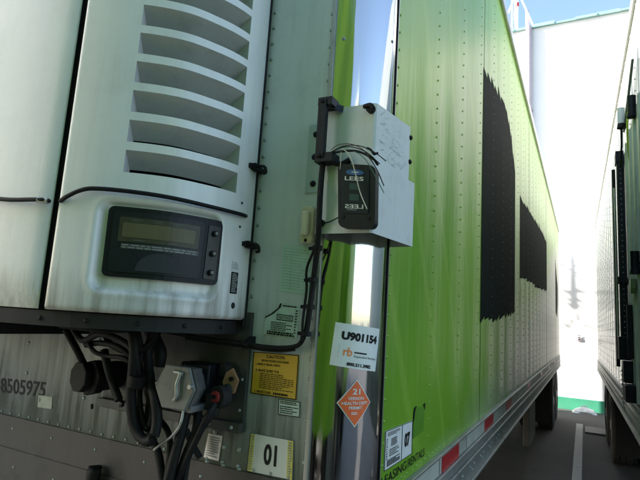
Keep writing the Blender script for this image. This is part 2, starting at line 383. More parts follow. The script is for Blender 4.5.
# ================================================================== GROUND, SKY LINE, BUILDING
mb = MB(); mb.grid([[(x, y, 0) for x in (-400, -40, -8, 8, 40, 400)] for y in (-400, -40, -8, 12.6, 40, 400)], 0, False)
obj('ground', mb, 'asphalt', kind='structure')
mb = MB(); mb.quad([(.328, 3.2, .004), (.430, 3.2, .004), (.436, 10.6, .004), (.318, 10.6, .004)])
obj('parking_stripe', mb, 'stripe', kind='structure')
bd = thing('warehouse_building', (0, 12.6, 0), 'tall white stucco warehouse behind the trailers with a green painted base', 'building')
mb = MB(); mb.box((-9, 12.6, 0), (14, 30, 9.86)); obj('wall', mb, 'stucco', bd)
mb = MB(); mb.box((-9.01, 12.585, 0), (14.01, 12.62, .27)); obj('painted_base', mb, 'greenband', bd)
mb = MB()
for i in range(46): mb.box((-9.1+i*.5, 12.54-.02*(i % 2), 9.86), (-9.1+i*.5+.5, 12.75, 9.905+.02*((i*7) % 3)))
obj('roof_trim', mb, 'teal', bd)
mb = MB(); mb.cyl((-.73, 12.52, .3), (-.73, 12.52, 9.9), .075, 12)
for z in (2.5, 5, 7.5): mb.box((-.83, 12.5, z), (-.63, 12.598, z+.05))
obj('downpipe', mb, 'pipe', bd)
mb = MB(); a = onY(577, 337.5, 12.57); b = onY(581.5, 341, 12.57)
mb.box((a.x, 12.57, b.z), (b.x, 12.598, a.z)); vb = obj('wall_vent', mb, 'pipe', bd)
mb = MB()
for i in range(3): mb.box((a.x+.02, 12.562, b.z+.02+i*.045), (b.x-.02, 12.57, b.z+.04+i*.045))
obj('slat', mb, 'ink', vb)
# small roof mast with braces at the roof edge
rm = thing('roof_mast', (-1.1, 12.9, 9.9), 'white lattice mast with red bands standing on the roof edge', 'mast')
mb = MB(); p0 = Vector((-1.13, 12.9, 9.7))
for dx, dy in ((-.07, 0), (.07, 0), (0, .12)): mb.cyl(p0+Vector((dx, dy, 0)), p0+Vector((dx, dy, 4)), .025, 6)
for i in range(14): mb.cyl(p0+Vector((-.07 if i % 2 else .07, 0, .28*i)), p0+Vector((.07 if i % 2 else -.07, 0, .28*(i+1))), .014, 5)
obj('lattice_frame', mb, 'white', rm)
mb = MB(); mb.cyl(p0+Vector((.07, 0, 1.12)), p0+Vector((.07, 0, 1.22)), .045, 8); obj('red_band', mb, 'red', rm)
mb = MB(); mb.cyl((-1.05, 12.9, 11.3), (-.58, 12.9, 9.95), .03, 6); mb.cyl((-1.05, 12.9, 11.3), (-1.6, 12.9, 9.95), .03, 6); obj('brace', mb, 'white', rm)
mb = MB(); mb.cyl((-.80, 12.95, 9.8), (-.80, 12.95, 10.62), .055, 8); tm = obj('roof_vent_pipe', mb, 'pipe', label='pale stub pipe rising above the roof edge beside the lattice mast', cat='pipe')
# bare tree left of the trailer, its branches shade the warehouse wall
tr = thing('bare_tree', (-5.2, 10.3, 0), 'bare grey tree behind the green trailer whose branch shadows fall on the white wall', 'tree')
def shade_src(px, py, tt=6.0): return onY(px, py, 12.6)+SUN_TO*(tt/SUN_TO.length)
mb = MB(); base = shade_src(574.5, 308, 6.3); topp = shade_src(572, 256, 6.3); tx = base.x-2.6
mb.tube([Vector((tx, base.y, 0)), Vector((tx+.05, base.y, 3)), Vector((tx-.1, base.y, 5.5)), Vector((tx, base.y, 7.5))], lambda u: .17*(1-u)+.03, 10)
obj('trunk', mb, 'bark', tr)
mb = MB(); mb.tube([base, base*.5+topp*.5, topp, topp+Vector((-.2, 0, .5)), Vector((tx, base.y, topp.z+1.6))], lambda u: .03*(1-min(1, u*1.4))+.012, 8)
mb.tube([Vector((tx, base.y, 3.2)), Vector((tx+.5, base.y, 3.6)), shade_src(566, 325, 6.3)], .012, 8)
obj('limb', mb, 'bark', tr)
mb = MB()
for br in ([(574, 318), (568, 308), (567, 300), (570, 297)], [(574, 320), (566, 325), (559, 322), (552, 314)], [(574, 320), (582, 324), (589, 325), (588, 320), (578, 305), (560, 296)],
           [(574, 298), (565, 292), (558, 288)], [(574, 296), (585, 294), (592, 297)], [(582, 295), (590, 286), (594, 272)], [(574, 275), (583, 283), (592, 295)], [(574, 272), (566, 267), (558, 262)], [(572, 262), (580, 268), (592, 273)]):
    mb.tube([shade_src(*b, 6.3)+Vector((0, random.uniform(-.1, .1), 0)) for b in br], lambda u: .009*(1-u)+.010, 6)
obj('branch', mb, 'bark', tr)
# ground litter
mb = MB(); c0 = onZ(584, 413, 0); R = random.Random(5)
rows = []
for i in range(9):
    u = i/8; h = .095*math.sin(math.pi*u)**.35
    rows.append([c0+Vector((-.24+.50*u, math.cos(a)*.13*(1+.3*R.random()), 0))+Vector((0, 0, max(0, math.sin(a))*h*(1+.4*R.random()))) for a in [math.pi*k/9 for k in range(10)]])
mb.grid(rows, 0, False)
mb.tube([c0+Vector((-.06, 0, .12)), c0+Vector((-.03, 0, .15)), c0+Vector((.04, 0, .155)), c0+Vector((.08, 0, .13))], .012, 6)
obj('plastic_bag', mb, 'bag', label='crumpled white plastic bag lying at the foot of the white wall', cat='bag')
mb = MB(); a = onZ(585, 427.5, 0); b = onZ(600, 435.5, 0)
mb.box((a.x, b.y, .004), (b.x+.1, a.y, .03)); obj('steel_plate', mb, 'mint2', bevel=.004, label='dark flat plate lying on the asphalt beside the painted stripe', cat='plate')

# ================================================================== generic pieces for trailers
def wheel(parent, x, y, out, T=lambda p: p):
    """dual wheel: tyre outer face at x, out = +1 when it faces +x"""
    tw = MB(); prof = [(-.02, .29), (0, .33), (-.005, .46), (-.03, .505), (-.24, .505), (-.265, .46), (-.26, .33)]
    for sh in (0, -.32):
        rows = [[T(Vector((x+out*(px+sh), y+r*math.sin(a), .505+r*math.cos(a)))) for px, r in prof] for a in [2*math.pi*k/32 for k in range(33)]]
        tw.grid(rows, 0)
        for k in range(32):                           # tread blocks
            a = 2*math.pi*k/32; da = .07
            for xx in (-.06, -.13, -.20):
                tw.quad([T(Vector((x+out*(xx+sh+dx), y+.512*math.sin(a+d), .505+.512*math.cos(a+d)))) for dx, d in ((-.025, -da), (.025, -da), (.025, da), (-.025, da))], 0)
    t_ = obj('wheel', tw, 'tyre', parent)
    rb = MB(); rp = [(-.02, .29), (-.06, .27), (-.12, .2), (-.10, .12), (-.02, .1), (.0, .06), (.0, 0.001)]
    rb.grid([[T(Vector((x+out*px, y+r*math.sin(a), .505+r*math.cos(a)))) for px, r in rp] for a in [2*math.pi*k/24 for k in range(25)]], 0)
    obj('rim', rb, 'rim', t_)
    return t_
def mudflap(parent, x0, x1, y, T=lambda p: p, mat='rubber'):
    mb = MB(); mb.box((x0, y, .22), (x1, y+.015, .95), 0, T); mb.box((x0, y-.02, .93), (x1, y+.03, .99), 0, T); obj('mud_flap', mb, mat, parent)
def axles(parent, x0, x1, ys, T=lambda p: p):
    for y in ys:
        wheel(parent, x1-.03, y, 1, T); wheel(parent, x0+.03, y, -1, T)
        mb = MB(); a, b = T(Vector((x0+.3, y, .505))), T(Vector((x1-.3, y, .505))); mb.cyl(a, b, .07, 10); obj('axle', mb, 'frame_dark', parent)
def underbody(parent, x0, x1, y0, y1, T=lambda p: p, y_leg=2.0, zf=1.08):
    mb = MB(); y = y0+.1
    mb.box((x0+.02, y0+.02, zf+.06), (x1-.02, y1-.02, zf+.12), 0, T)
    while y < y1-.1: mb.box((x0+.03, y, zf-.04), (x1-.03, y+.05, zf+.06), 0, T); y += .3
    for x in ((x0+x1)/2-.45, (x0+x1)/2+.40): mb.box((x, y1-5.0, zf-.22), (x+.06, y1-.3, zf-.04), 0, T)
    obj('underframe', mb, 'frame_dark', parent)
    for x in (x0+.35, x1-.5):
        mb = MB(); mb.box((x, y_leg, .35), (x+.13, y_leg+.13, zf-.02), 0, T); mb.box((x+.02, y_leg+.02, .03), (x+.11, y_leg+.11, .36), 0, T)
        lg = obj('landing_leg', mb, 'alu_dark', parent)
        mb = MB(); mb.box((x-.06, y_leg-.06, 0), (x+.19, y_leg+.19, .03), 0, T); obj('foot', mb, 'alu_dark', lg)

# ================================================================== THE GREEN TRAILER
H = 4.05; ZP = 1.29; ZB = 1.08; XL = -2.6; Y1 = 11.3
T1 = thing('refrigerated_trailer', (-1.3, 0, 0), 'large lime green refrigerated trailer with mint front wall, louvered cooling unit and polished corner', 'trailer')
GAPX = -.128; GY = .165
# --- front wall with rivet rows
mb = MB(); mb.quad([(XL, 0, ZB), (GAPX, 0, ZB), (GAPX, 0, H), (XL, 0, H)]); mb.quad([(XL, 0, ZB), (XL, 0, H), (XL, .1, H), (XL, .1, ZB)])
for x in (-.137, -.333, -1.3, -2.267, -2.463):
    z = 1.78 if abs(x+1.3) < .01 else 1.40
    while z < H-.05: mb.dome((x, 0, z), (0, -1, 0), .0055, .0035, 1); z += .0505
x = XL+.03
while x < -.15: mb.dome((x, 0, 1.357+random.uniform(-.001, .001)), (0, -1, 0), .0055, .004, 1); x += .052
for (px, py) in ((100, 340), (90, 375), (84, 398), (40, 400), (142, 413), (135, 372), (215, 432), (224, 447), (239, 450), (223, 466), (207, 462), (239, 470), (263, 14), (29, 343), (27, 373)):
    q_ = onY(px, py, 0); mb.dome(q_, (0, -1, 0), .007, .004, 1)
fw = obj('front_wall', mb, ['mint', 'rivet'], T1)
mb = MB(); mb.box((XL, -.006, 1.05), (GAPX-.01, 0, 1.348)); mb.box((XL, -.009, 1.05), (GAPX-.012, -.006, 1.245))
x = XL+.05
while x < -.15: mb.dome((x, -.006, 1.31), (0, -1, 0), .005, .003, 1); mb.dome((x+.04, -.009, 1.19), (0, -1, 0), .005, .003, 1); x += .21
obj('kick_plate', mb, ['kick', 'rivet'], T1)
mb = MB()
x = -.83
mb.tube([(x, -.03, 1.26), (x-.001, -.034, 1.255), (x-.001, -.036, 1.12)], .021, 12)
mb.box((x-.03, -.03, 1.12), (x+.03, -.009, 1.2)); obj('rubber_bumper', mb, 'rubber', T1)
# --- nose plate where the sockets are bolted
cq = [onY(132, 400, 0), onY(246, 437, 0), onY(250.5, 345, 0), onY(128, 322, 0)]
xr = (cq[1].x+cq[2].x)/2
mb = MB(); mb.box((-.86, -.012, 1.47), (xr, 0, 1.76)); mb.box((-.86, -.03, 1.445), (xr+.002, 0, 1.47))
for x in (-.345, -.42, -.50): mb.dome((x, -.03, 1.457), (0, -1, 0), .006, .004, 1)
for z in (1.50, 1.58, 1.68): mb.dome((xr-.015, -.012, z), (0, -1, 0), .005, .003, 1)
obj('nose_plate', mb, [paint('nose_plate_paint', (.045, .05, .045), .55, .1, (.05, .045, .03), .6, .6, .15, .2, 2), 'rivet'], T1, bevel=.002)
# --- polished corner
mb = MB(); mb.grid([[ARC.at(ARC.len*i/36, z) for i in range(37)] for z in [ZB+(H-ZB)*k/10 for k in range(11)]], 0)
cp = obj('corner_panel', mb, 'chrome', T1)
mb = MB()
mb.box((GAPX-.006, -.007, ZB), (GAPX+.006, 0, H)); obj('corner_moulding', mb, 'alu_dark', T1, bevel=.002)
mb = MB(); mb.box((-.003, GY-.004, ZB), (.003, GY+.001, H)); obj('corner_seal', mb, 'rubber', T1)
mb = MB(); mb.box((0, GY+.002, ZP), (.003, GY+.006, H)); obj('side_edge_strip', mb, 'alu', T1)
for z in (2.53, 2.93): mb = MB(); mb.dome(ARC.at(.03, z), (ARC.nrm(.03).x, ARC.nrm(.03).y, 0), .006, .004); obj('corner_rivet', mb, 'rivet', T1)
for z in (2.57, 2.97): mb = MB(); mb.dome(ARC.at(ARC.len-.035, z), (ARC.nrm(ARC.len-.035).x, ARC.nrm(ARC.len-.035).y, 0), .005, .003); obj('corner_rivet', mb, 'rivet', T1)
# --- green side with posts' rivet rows
mb = MB(); mb.grid([[(0, y, z) for y in [GY+.003+(Y1-GY-.003)*i/60 for i in range(61)]] for z in (ZP, H)], 0, False)
cols = [.187]+[.645+.447*k for k in range(24)]
for i, y in enumerate(cols):
    z = ZP+.03; rr = .0045 if y < 3 else .0055
    while z < H-.03:
        mb.dome((0, y, z), (1, 0, 0), rr, .0035, 1, 6 if y < 3 else 5); z += .057 if y < 6 else .114
y = .21
while y < Y1: mb.dome((0, y, ZP+.018), (1, 0, 0), .0045, .003, 1, 5); y += .05 if y < 3 else .1
for y in (1.63, 4.32, 7.0, 9.7): mb.box((0, y, ZP), (.0012, y+.003, H), 2)
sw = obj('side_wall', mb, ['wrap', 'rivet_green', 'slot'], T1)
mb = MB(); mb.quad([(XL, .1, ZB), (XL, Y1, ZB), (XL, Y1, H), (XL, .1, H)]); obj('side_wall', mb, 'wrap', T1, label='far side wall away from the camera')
mb = MB(); mb.quad([(XL, Y1, ZB), (0, Y1, ZB), (0, Y1, H), (XL, Y1, H)]); obj('rear_wall', mb, 'alu_dark', T1)
mb = MB(); mb.prism([(XL, .002, H+.001), (GAPX, .002, H+.001)]+[ARC.at(ARC.len*i/8, H+.001) for i in range(1, 9)]+[(0, Y1, H+.001), (XL, Y1, H+.001)], (0, 0, .03)); obj('roof', mb, 'alu', T1)
mb = MB(); mb.box((0, GY+.02, H-.06), (.018, Y1, H+.035)); mb.box((.018, GY+.02, H-.05), (.022, Y1, H-.03))
y = .3
while y < Y1: mb.dome((.018, y, H-.015), (1, 0, 0), .006, .004, 0, 5); y += .09
obj('top_rail', mb, 'alu', T1)
# --- lower side rail: tape band, ribs, bolted lower flange
mb = MB()
mb.box((0, GY+.003, 1.215), (.010, Y1, 1.285)); mb.box((.0, GY+.003, 1.283), (.020, Y1, 1.292)); mb.box((.0, GY+.003, 1.207), (.024, Y1, 1.219))
mb.box((0, GY+.003, 1.17), (.012, Y1, 1.207)); mb.box((0, GY+.003, 1.16), (.026, Y1, 1.172)); mb.box((0, GY+.003, 1.075), (.014, Y1, 1.16)); mb.box((0, GY+.003, 1.066), (.03, Y1, 1.078))
y = .3
while y < Y1:
    for k in range(3): mb.dome((.014, y+k*.045, 1.125-(k % 2)*.018), (1, 0, 0), .008, .005, 1, 6)
    mb.dome((.010, y+.02, 1.272), (1, 0, 0), .005, .003, 1, 5)
    y += .26
lr = obj('lower_rail', mb, ['alu_dark', 'rivet'], T1, bevel=.002)
y = .30; k = 0
while y < Y1-.2:
    mb = MB(); patch(mb, SIDE, [(y, 1.222), (y+.155, 1.222), (y+.155, 1.279), (y, 1.279)], .0105, .0015, 0, 3, 1)
    obj('reflective_tape', mb, 'tapewhite', lr)
    y += .16
    mb = MB(); patch(mb, SIDE, [(y, 1.222), (y+.30, 1.222), (y+.30, 1.279), (y, 1.279)], .0105, .0015, 0, 3, 1)
    # red where the photo shows it
    obj('reflective_tape', mb, 'tapewhite', lr); y += .30+.02
    y += .0
for ya in (.80, 1.72, 2.56, 4.0, 5.6, 7.2, 8.8):
    mb = MB(); patch(mb, SIDE, [(ya, 1.221), (ya+.29, 1.221), (ya+.29, 1.28), (ya, 1.28)], .0125, .0015, 0, 3, 1); obj('reflective_tape', mb, 'red', lr, label='red reflective tape block')
# --- black wrap graphics with torn edges
def torn(pxs, seed, amp, step):
    R = random.Random(seed); pts = []
    P = [SIDE.hit(*p) for p in pxs]
    # pxs order: top edge left->right, then bottom edge right->left ; the two verticals stay straight
    nt_ = len(pxs)//2; top, bot = P[:nt_], P[nt_:]
    def jag(E, sg):
        o = []
        for a, b in zip(E[:-1], E[1:]):
            n = max(1, int(abs(b[0]-a[0])/step)); 
            for i in range(n):
                u = i/n; y_, z_ = a[0]+(b[0]-a[0])*u, a[1]+(b[1]-a[1])*u; d = R.uniform(0, amp)
                o += [(y_, z_+sg*d), (y_+(b[0]-a[0])/n*R.uniform(.2, .5), z_-sg*R.uniform(0, amp*.6))]
        o.append(E[-1]); return o
    return jag(top, 1), jag(bot, -1)
for i, (pxs, am, st) in enumerate((([(483.5, 70), (495, 86), (505, 105), (510, 128), (515, 172), (515, 312), (505, 316), (490, 320), (481, 318)], .045, .13),
                                   ([(520, 197), (530, 212), (540, 228), (546.5, 243), (546.5, 291), (538, 288), (528, 281), (519, 276)], .035, .3),
                                   ([(555.2, 258), (556, 270), (557.5, 286), (557.6, 300), (557.2, 318), (555.6, 312)], .03, .6))):
    n = {0: 5, 1: 4, 2: 3}[i]; P = [SIDE.hit(*p) for p in pxs]; top = P[:n]; bot = P[n:][::-1]
    R = random.Random(i+11); y0, y1 = top[0][0], top[-1][0]; ns = max(6, int((y1-y0)/st))
    def itp(E, y):
        for a, b in zip(E[:-1], E[1:]):
            if y <= b[0]+1e-6 or b is E[-1]: return a[1]+(b[1]-a[1])*(y-a[0])/(b[0]-a[0]+1e-9)
    mb = MB(); yy = y0
    for k in range(ns):
        ya, yb = y0+(y1-y0)*k/ns, y0+(y1-y0)*(k+1)/ns
        ta, tb = itp(top, ya)+R.uniform(0, am), itp(top, yb)-R.uniform(0, am); ba, bb = itp(bot, ya)-R.uniform(0, am*.7), itp(bot, yb)+R.uniform(0, am*.7)
        pts = [SIDE.at(a, b, .002) for a, b in ((ya, ba), (yb, bb), (yb, tb), (ya, ta))]; mb.quad(pts)
    obj('wrap_graphic', mb, 'blackwrap', sw, label='torn edged black panel of the side graphic')
# --- dangling side stickers: inspection label with 07, lettering
c07 = quadpx(SIDE, (383, 471.5), (411, 453.5), (412, 420.5), (384.5, 431.5))
mb = MB(); patch(mb, SIDE, c07, .001, .0015); lb = obj('inspection_sticker', mb, 'white', sw)
mb = MB()
e = .0032
for u0, v0, u1, v1 in ((.0, .0, 1, .015), (0, .985, 1, 1), (0, 0, .02, 1), (.98, 0, 1, 1), (.575, 0, .595, 1)): mb.quad([SIDE.at(*bil(c07, u, v), e) for u, v in ((u0, v0), (u1, v0), (u1, v1), (u0, v1))])
text(mb, SIDE, c07, '07', .68, .3, .9, .72, e, 0, .06)
lines(mb, SIDE, c07, .08, .84, .52, .95, 3, e, 0, .5, seed=3); lines(mb, SIDE, c07, .2, .55, .42, .76, 5, e, 0, .6, seed=4)
lines(mb, SIDE, c07, .15, .30, .48, .5, 4, e, 0, .5, seed=5); lines(mb, SIDE, c07, .08, .07, .52, .24, 5, e, 0, .75, seed=6); lines(mb, SIDE, c07, .05, .25, .09, .8, 9, e, 0, .6, seed=7)
obj('lettering', mb, 'ink', lb)
cL = [SIDE.hit(384, 480), (.60, 1.345), (.60, 1.372), (.205, 1.372)]
yb0 = .215; cL = [(yb0, 1.322), (.60, 1.322), (.60, 1.347), (yb0, 1.347)]
mb = MB(); text(mb, SIDE, cL, 'LEASING', -.08, 0, .48, 1, .0018, 0, .0); obj('lettering', mb, 'ink', sw); mb = MB(); text(mb, SIDE, cL, 'RENTALS', .54, 0, 1, 1, .0018, 0, .0); obj('lettering', mb, 'ink', sw); mb = MB()
mb.quad([SIDE.at(*bil(cL, u, v), .0018) for u, v in ((.505, -.1), (.512, -.1), (.512, 1.1), (.505, 1.1))]); obj('divider_bar', mb, 'ink', sw)
mb = MB(); cN = [(.46, 1.40), (.60, 1.40), (.60, 1.50), (.46, 1.50)]
poly(mb, SIDE, cN, [(0, 0), (.85, .05), (.9, .8), (.15, .95), (0, .6)], .0008, .001); pc = obj('patched_vinyl', mb, plain('dark_lime_patch', (.10, .27, .02), .3, 0, .1, 20, 0), sw)
for pp in ([(-.02, .5), (.05, .62), (.07, .8), (.2, .97), (.03, .93), (-.02, .8)], [(.74, .9), (.82, .93), (.92, .94), (.90, .72), (.84, .84)]): mb = MB(); poly(mb, SIDE, cN, pp, .002, .001); obj('tape_scrap', mb, 'ink', pc)
# --- front wall labels
def label_quad(bl, br, tr, tl, mat, name, sf=FRONT, parent=None, off=.0008, th=.0012, n=4):
    c = quadpx(sf, bl, br, tr, tl); mb = MB(); patch(mb, sf, c, off, th, 0, n, 2); return c, obj(name, mb, mat, parent or fw)
def frame(mb, sf, c, u0, v0, u1, v1, wu, wv, e, mi=0):
    for a, b, cc, d in ((u0, v0, u1, v0+wv), (u0, v1-wv, u1, v1), (u0, v0+wv, u0+wu, v1-wv), (u1-wu, v0+wv, u1, v1-wv)):
        mb.quad([sf.at(*bil(c, u, v), e) for u, v in ((a, b), (cc, b), (cc, d), (a, d))], mi)
e = .0026
c, o = label_quad((251, 393), (296.7, 400), (299.5, 355), (254, 351.5), 'yellow', 'caution_label')
mb = MB(); frame(mb, FRONT, c, 0, 0, 1, 1, .02, .02, e); text(mb, FRONT, c, 'CAUTION', .3, .87, .7, .95, e, 0, .02); text(mb, FRONT, c, 'BEFORE TOWING THIS TRAILER', .2, .78, .8, .83, e, 0, .02)
text(mb, FRONT, c, '1. MAKE A VISUAL CHECK', .08, .69, .62, .74, e, 0, .02); text(mb, FRONT, c, '2. MAKE SURE THE', .08, .54, .6, .60, e, 0, .02)
lines(mb, FRONT, c, .18, .14, .92, .52, 9, e, 0, .4, seed=11); text(mb, FRONT, c, '3. MAKE SURE', .08, .04, .45, .10, e, 0, .02); lines(mb, FRONT, c, .5, .03, .95, .11, 1, e, 0, .6, seed=12)
obj('lettering', mb, 'ink', o)
c, o = label_quad((278.5, 414.5), (300, 417.5), (300.5, 402), (279, 398.5), 'palegrey', 'data_label')
mb = MB(); frame(mb, FRONT, c, 0, 0, 1, 1, .03, .05, e); lines(mb, FRONT, c, .08, .7, .92, .92, 2, e, 0, .6, seed=13); lines(mb, FRONT, c, .08, .1, .92, .62, 4, e, 0, .5, seed=14)
obj('lettering', mb, 'ink', o)
c, o = label_quad((247, 471), (293, 480.5), (294.5, 440.5), (251, 432.5), 'whitedirty', 'unit_number_plate')
mb = MB(); text(mb, FRONT, c, '01', .35, .25, .64, .80, e, 0, .035); frame(mb, FRONT, c, 0, 0, 1, 1, .012, .012, e-.0003); obj('lettering', mb, 'ink', o)
mb = MB()
for u0, u1 in ((.015, .11), (.87, .985)): mb.quad([FRONT.at(*bil(c, u, v), e) for u, v in ((u0, .02), (u1, .02), (u1, .98), (u0, .98))])
obj('yellow_border', mb, 'yellow_edge', o)
mb = MB(); lines(mb, FRONT, c, .03, .05, .10, .95, 14, e+.0004, 0, .6, seed=15); lines(mb, FRONT, c, .89, .05, .97, .95, 14, e+.0004, 0, .6, seed=16); obj('lettering', mb, 'greyink', o)
# torn label
c = quadpx(FRONT, (264, 334), (297, 338), (300, 305), (267, 301)); mb = MB()
poly(mb, FRONT, c, [(0, 0), (1, 0), (1, .9), (.45, 1.0), (.42, .86), (.2, .6), (0, .5)], .0008, .0008); o = obj('torn_label', mb, 'palegrey', fw)
mb = MB(); text(mb, FRONT, c, 'NOTICE', .42, .52, .78, .6, e, 0, .02); frame(mb, FRONT, c, .36, .47, .84, .65, .02, .025, e); lines(mb, FRONT, c, .2, .14, .85, .42, 5, e, 0, .45, seed=17)
lines(mb, FRONT, c, .1, .01, .92, .13, 2, e, 0, .8, seed=18); lines(mb, FRONT, c, .9, .1, .97, .85, 9, e, 0, .5, seed=19); lines(mb, FRONT, c, .5, .88, .95, .96, 1, e, 0, .5, seed=20)
poly(mb, FRONT, c, [(0, .48), (.22, .62), (.45, .86), (.47, .98), (.42, .98), (.38, .84), (.18, .64), (0, .52)], .0018, .0008); obj('lettering', mb, 'ink', o)
c, o = label_quad((280, 291), (309, 295), (312, 248), (283, 244), plain('faded_label', (.47, .60, .53), .45, 0, .05), 'faded_label', off=.0005, th=.0006)
mb = MB(); lines(mb, FRONT, c, .05, .04, .95, .95, 15, .0014, 0, .28, seed=21)
for u in (.33, .62): mb.quad([FRONT.at(*bil(c, a, b), .0014) for a, b in ((u, .05), (u+.01, .05), (u+.01, .9), (u, .9))])
obj('lettering', mb, plain('very_faded_ink', (.36, .46, .40), .6), o)
c, o = label_quad((204, 457), (219, 461), (223, 436), (209, 433), 'alu', 'serial_plate')
mb = MB(); lines(mb, FRONT, c, .1, .08, .9, .92, 9, e, 0, .4, seed=22); obj('lettering', mb, 'greyink', o)
c = quadpx(FRONT, (-8, 398), (45, 398.5), (46, 383), (-7, 374))
mb = MB(); c = [onY(1, 389, 0), None, None, None]; p0_ = onY(1, 392.5, 0); p1_ = onY(44.5, 397.5, 0); p2_ = onY(1, 377, 0)
c = [(p0_.x+2.6, p0_.z), (p1_.x+2.6, p1_.z), (p1_.x+2.6, p1_.z+(p2_.z-p0_.z)), (p2_.x+2.6, p2_.z)]
text(mb, FRONT, c, '8505975', 0, 0, 1, .96, .0014, 0, .012); obj('lettering', mb, 'ink', fw)
c, o = label_quad((38, 407), (52, 409), (53, 397), (39, 395), plain('old_tape', (.36, .40, .33), .5), 'tape_patch')
c, o = label_quad((243.5, 303), (248, 303.5), (252, 268), (247.5, 268), 'ink', 'barcode_label', sf=REEF, parent=fw) if False else (None, None)
# marker light
a = onY(306.5, 206, -.02); b = onY(306, 243, -.02); mb = MB()
cz = (a.z+b.z)/2; hh = (a.z-b.z)/2; cx = (a.x+b.x)/2
mb.prism([(cx-.019, -.001, cz-hh*.8), (cx-.014, -.001, cz-hh), (cx+.014, -.001, cz-hh), (cx+.019, -.001, cz-hh*.8), (cx+.019, -.001, cz+hh*.8), (cx+.014, -.001, cz+hh), (cx-.014, -.001, cz+hh), (cx-.019, -.001, cz+hh*.8)], (0, -.018, 0))
ml = obj('marker_light', mb, 'beige', T1, bevel=.003)
mb = MB(); mb.box((cx-.011, -.034, cz-hh*.62), (cx+.011, -.019, cz+hh*.72)); obj('lens', mb, plain('ivory_lens', (.60, .55, .40), .25), ml, bevel=.006)
mb = MB(); mb.dome((cx, -.019, cz-hh*.85), (0, -1, 0), .005, .003); obj('screw', mb, 'ink', ml)

# --- REEFER: right corner door panel (s 0 .. .562) and centre panel
def panel(name, s0, s1, z0, z1, holes, disp, mat, parent, ds=.006, ED=.012):
    ss = [s0+(s1-s0)*i/round((s1-s0)/ds) for i in range(round((s1-s0)/ds)+1)]
    if holes:
        ss = [x for x in ss if min(abs(x-holes[0][0]), abs(x-holes[0][1])) > ds*.45]+[holes[0][0], holes[0][1]]; ss.sort()
    zs = []; z = z0
    while z < z1-1e-6: zs.append(z); z += .005 if z < 2.06 and disp else .05
    zs += [z1]
    for h in holes: zs += [h[2], h[3]]
    keep = sorted(set(round(x, 5) for x in zs)); zs = []
    for x in keep:
        if zs and x-zs[-1] < .002 and not any(abs(x-q) < 1e-5 for h in holes for q in h[2:]): continue
        zs.append(x)
    def off(s, z):
        o = disp(s, z) if disp else 0
        d = min(s-s0, s1-s, z-z0)
        if d < ED: o -= (1-math.sqrt(max(0, 1-(1-max(0, d)/ED)**2)))*ED*(.8 if ED < .02 else .4)
        return o
    mb = MB(); rows = [[REEF.at(s, z, off(s, z)) for s in ss] for z in zs]
    def skip(i, j):
        a, b = (ss[j]+ss[j+1])/2, (zs[i]+zs[i+1])/2
        return any(h[0] < a < h[1] and h[2] < b < h[3] for h in holes)
    mb.grid(rows, 0, True, False, skip)
    mb.grid([[REEF.at(s, z0, off(s, z0)) for s in ss], [REEF.at(s, z0+.001, -.05) for s in ss]], 0)
    for s in (s0, s1): mb.grid([[REEF.at(s, z, off(s, z)) for z in zs], [REEF.at(s, z, -.04) for z in zs]], 0)
    return obj(name, mb, mat, parent), [s for s in ss]
RC = ((.448, .152), (1.806, 2.000))
def recess(s, z):
    cx, cz, hx, hz, r = .3045, 1.893, .152, .107, .03
    dx, dz = abs(s-cx)-(hx-r), abs(z-cz)-(hz-r); d = math.hypot(max(dx, 0), max(dz, 0))+min(max(dx, dz), 0)-r
    t_ = min(1, max(0, (-d+.002)/.014)); t_ = t_*t_*(3-2*t_)
    ridge = math.exp(-((d-.006)/.008)**2)*.0025
    return -.013*t_+ridge
holes = [(.115, .411, 2.070+.0757*k, 2.125+.0757*k) for k in range(11)]
PA, ssA = panel('cooling_unit_side_panel', .004, .562, 1.738, 3.6, holes, recess, 'reefer', T1)
for k, h in enumerate(holes):
    ss = [x for x in ssA if h[0]-1e-6 <= x <= h[1]+1e-6]; mb = MB(); zb, zt = h[2], h[3]
    D = .055; sl = zb+.021
    mb.grid([[REEF.at(s, zt, 0) for s in ss], [REEF.at(s, zt-.003, -.004) for s in ss], [REEF.at(s, sl, -D) for s in ss]], 0)
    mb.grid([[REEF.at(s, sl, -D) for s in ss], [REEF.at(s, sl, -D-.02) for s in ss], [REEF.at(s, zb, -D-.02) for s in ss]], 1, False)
    mb.grid([[REEF.at(s, zb, 0) for s in ss], [REEF.at(s, zb, -D-.02) for s in ss]], 0, False)
    for s in (h[0], h[1]): mb.quad([REEF.at(s, zt, 0), REEF.at(s, zb, 0), REEF.at(s, zb, -D), REEF.at(s, sl, -D)], 0)
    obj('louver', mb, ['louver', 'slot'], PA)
PB, _ = panel('cooling_unit_door', .572, REEF.len-.572, 1.738, 3.6, [], None, 'reefer_tex', T1, .006, .045)
PC, _ = panel('cooling_unit_side_panel', REEF.len-.562, REEF.len-.004, 1.738, 3.6, [], None, 'reefer', T1, .02)
mb = MB(); mb.grid([[REEF.at(REEF.len*i/60, z, -.09) for i in range(61)] for z in (1.70, 3.62)], 0); P_ = [REEF.at(REEF.len*i/60, 3.6, -.005) for i in range(61)]; mb.quad(P_)
mb.grid([[REEF.at(REEF.len*i/60, z, o_) for i in range(61)] for z, o_ in ((1.735, -.022), (1.700, -.022), (1.700, -.10))], 0, False)
obj('cooling_unit_frame', mb, 'frame_dark', T1)
mb = MB(); P_ = [(-.40, -.16), (-.52, -.30), (-.8, -.40), (-1.3, -.43), (-1.8, -.40), (-2.08, -.30), (-2.2, -.16), (-2.2, -.012), (-.40, -.012)]
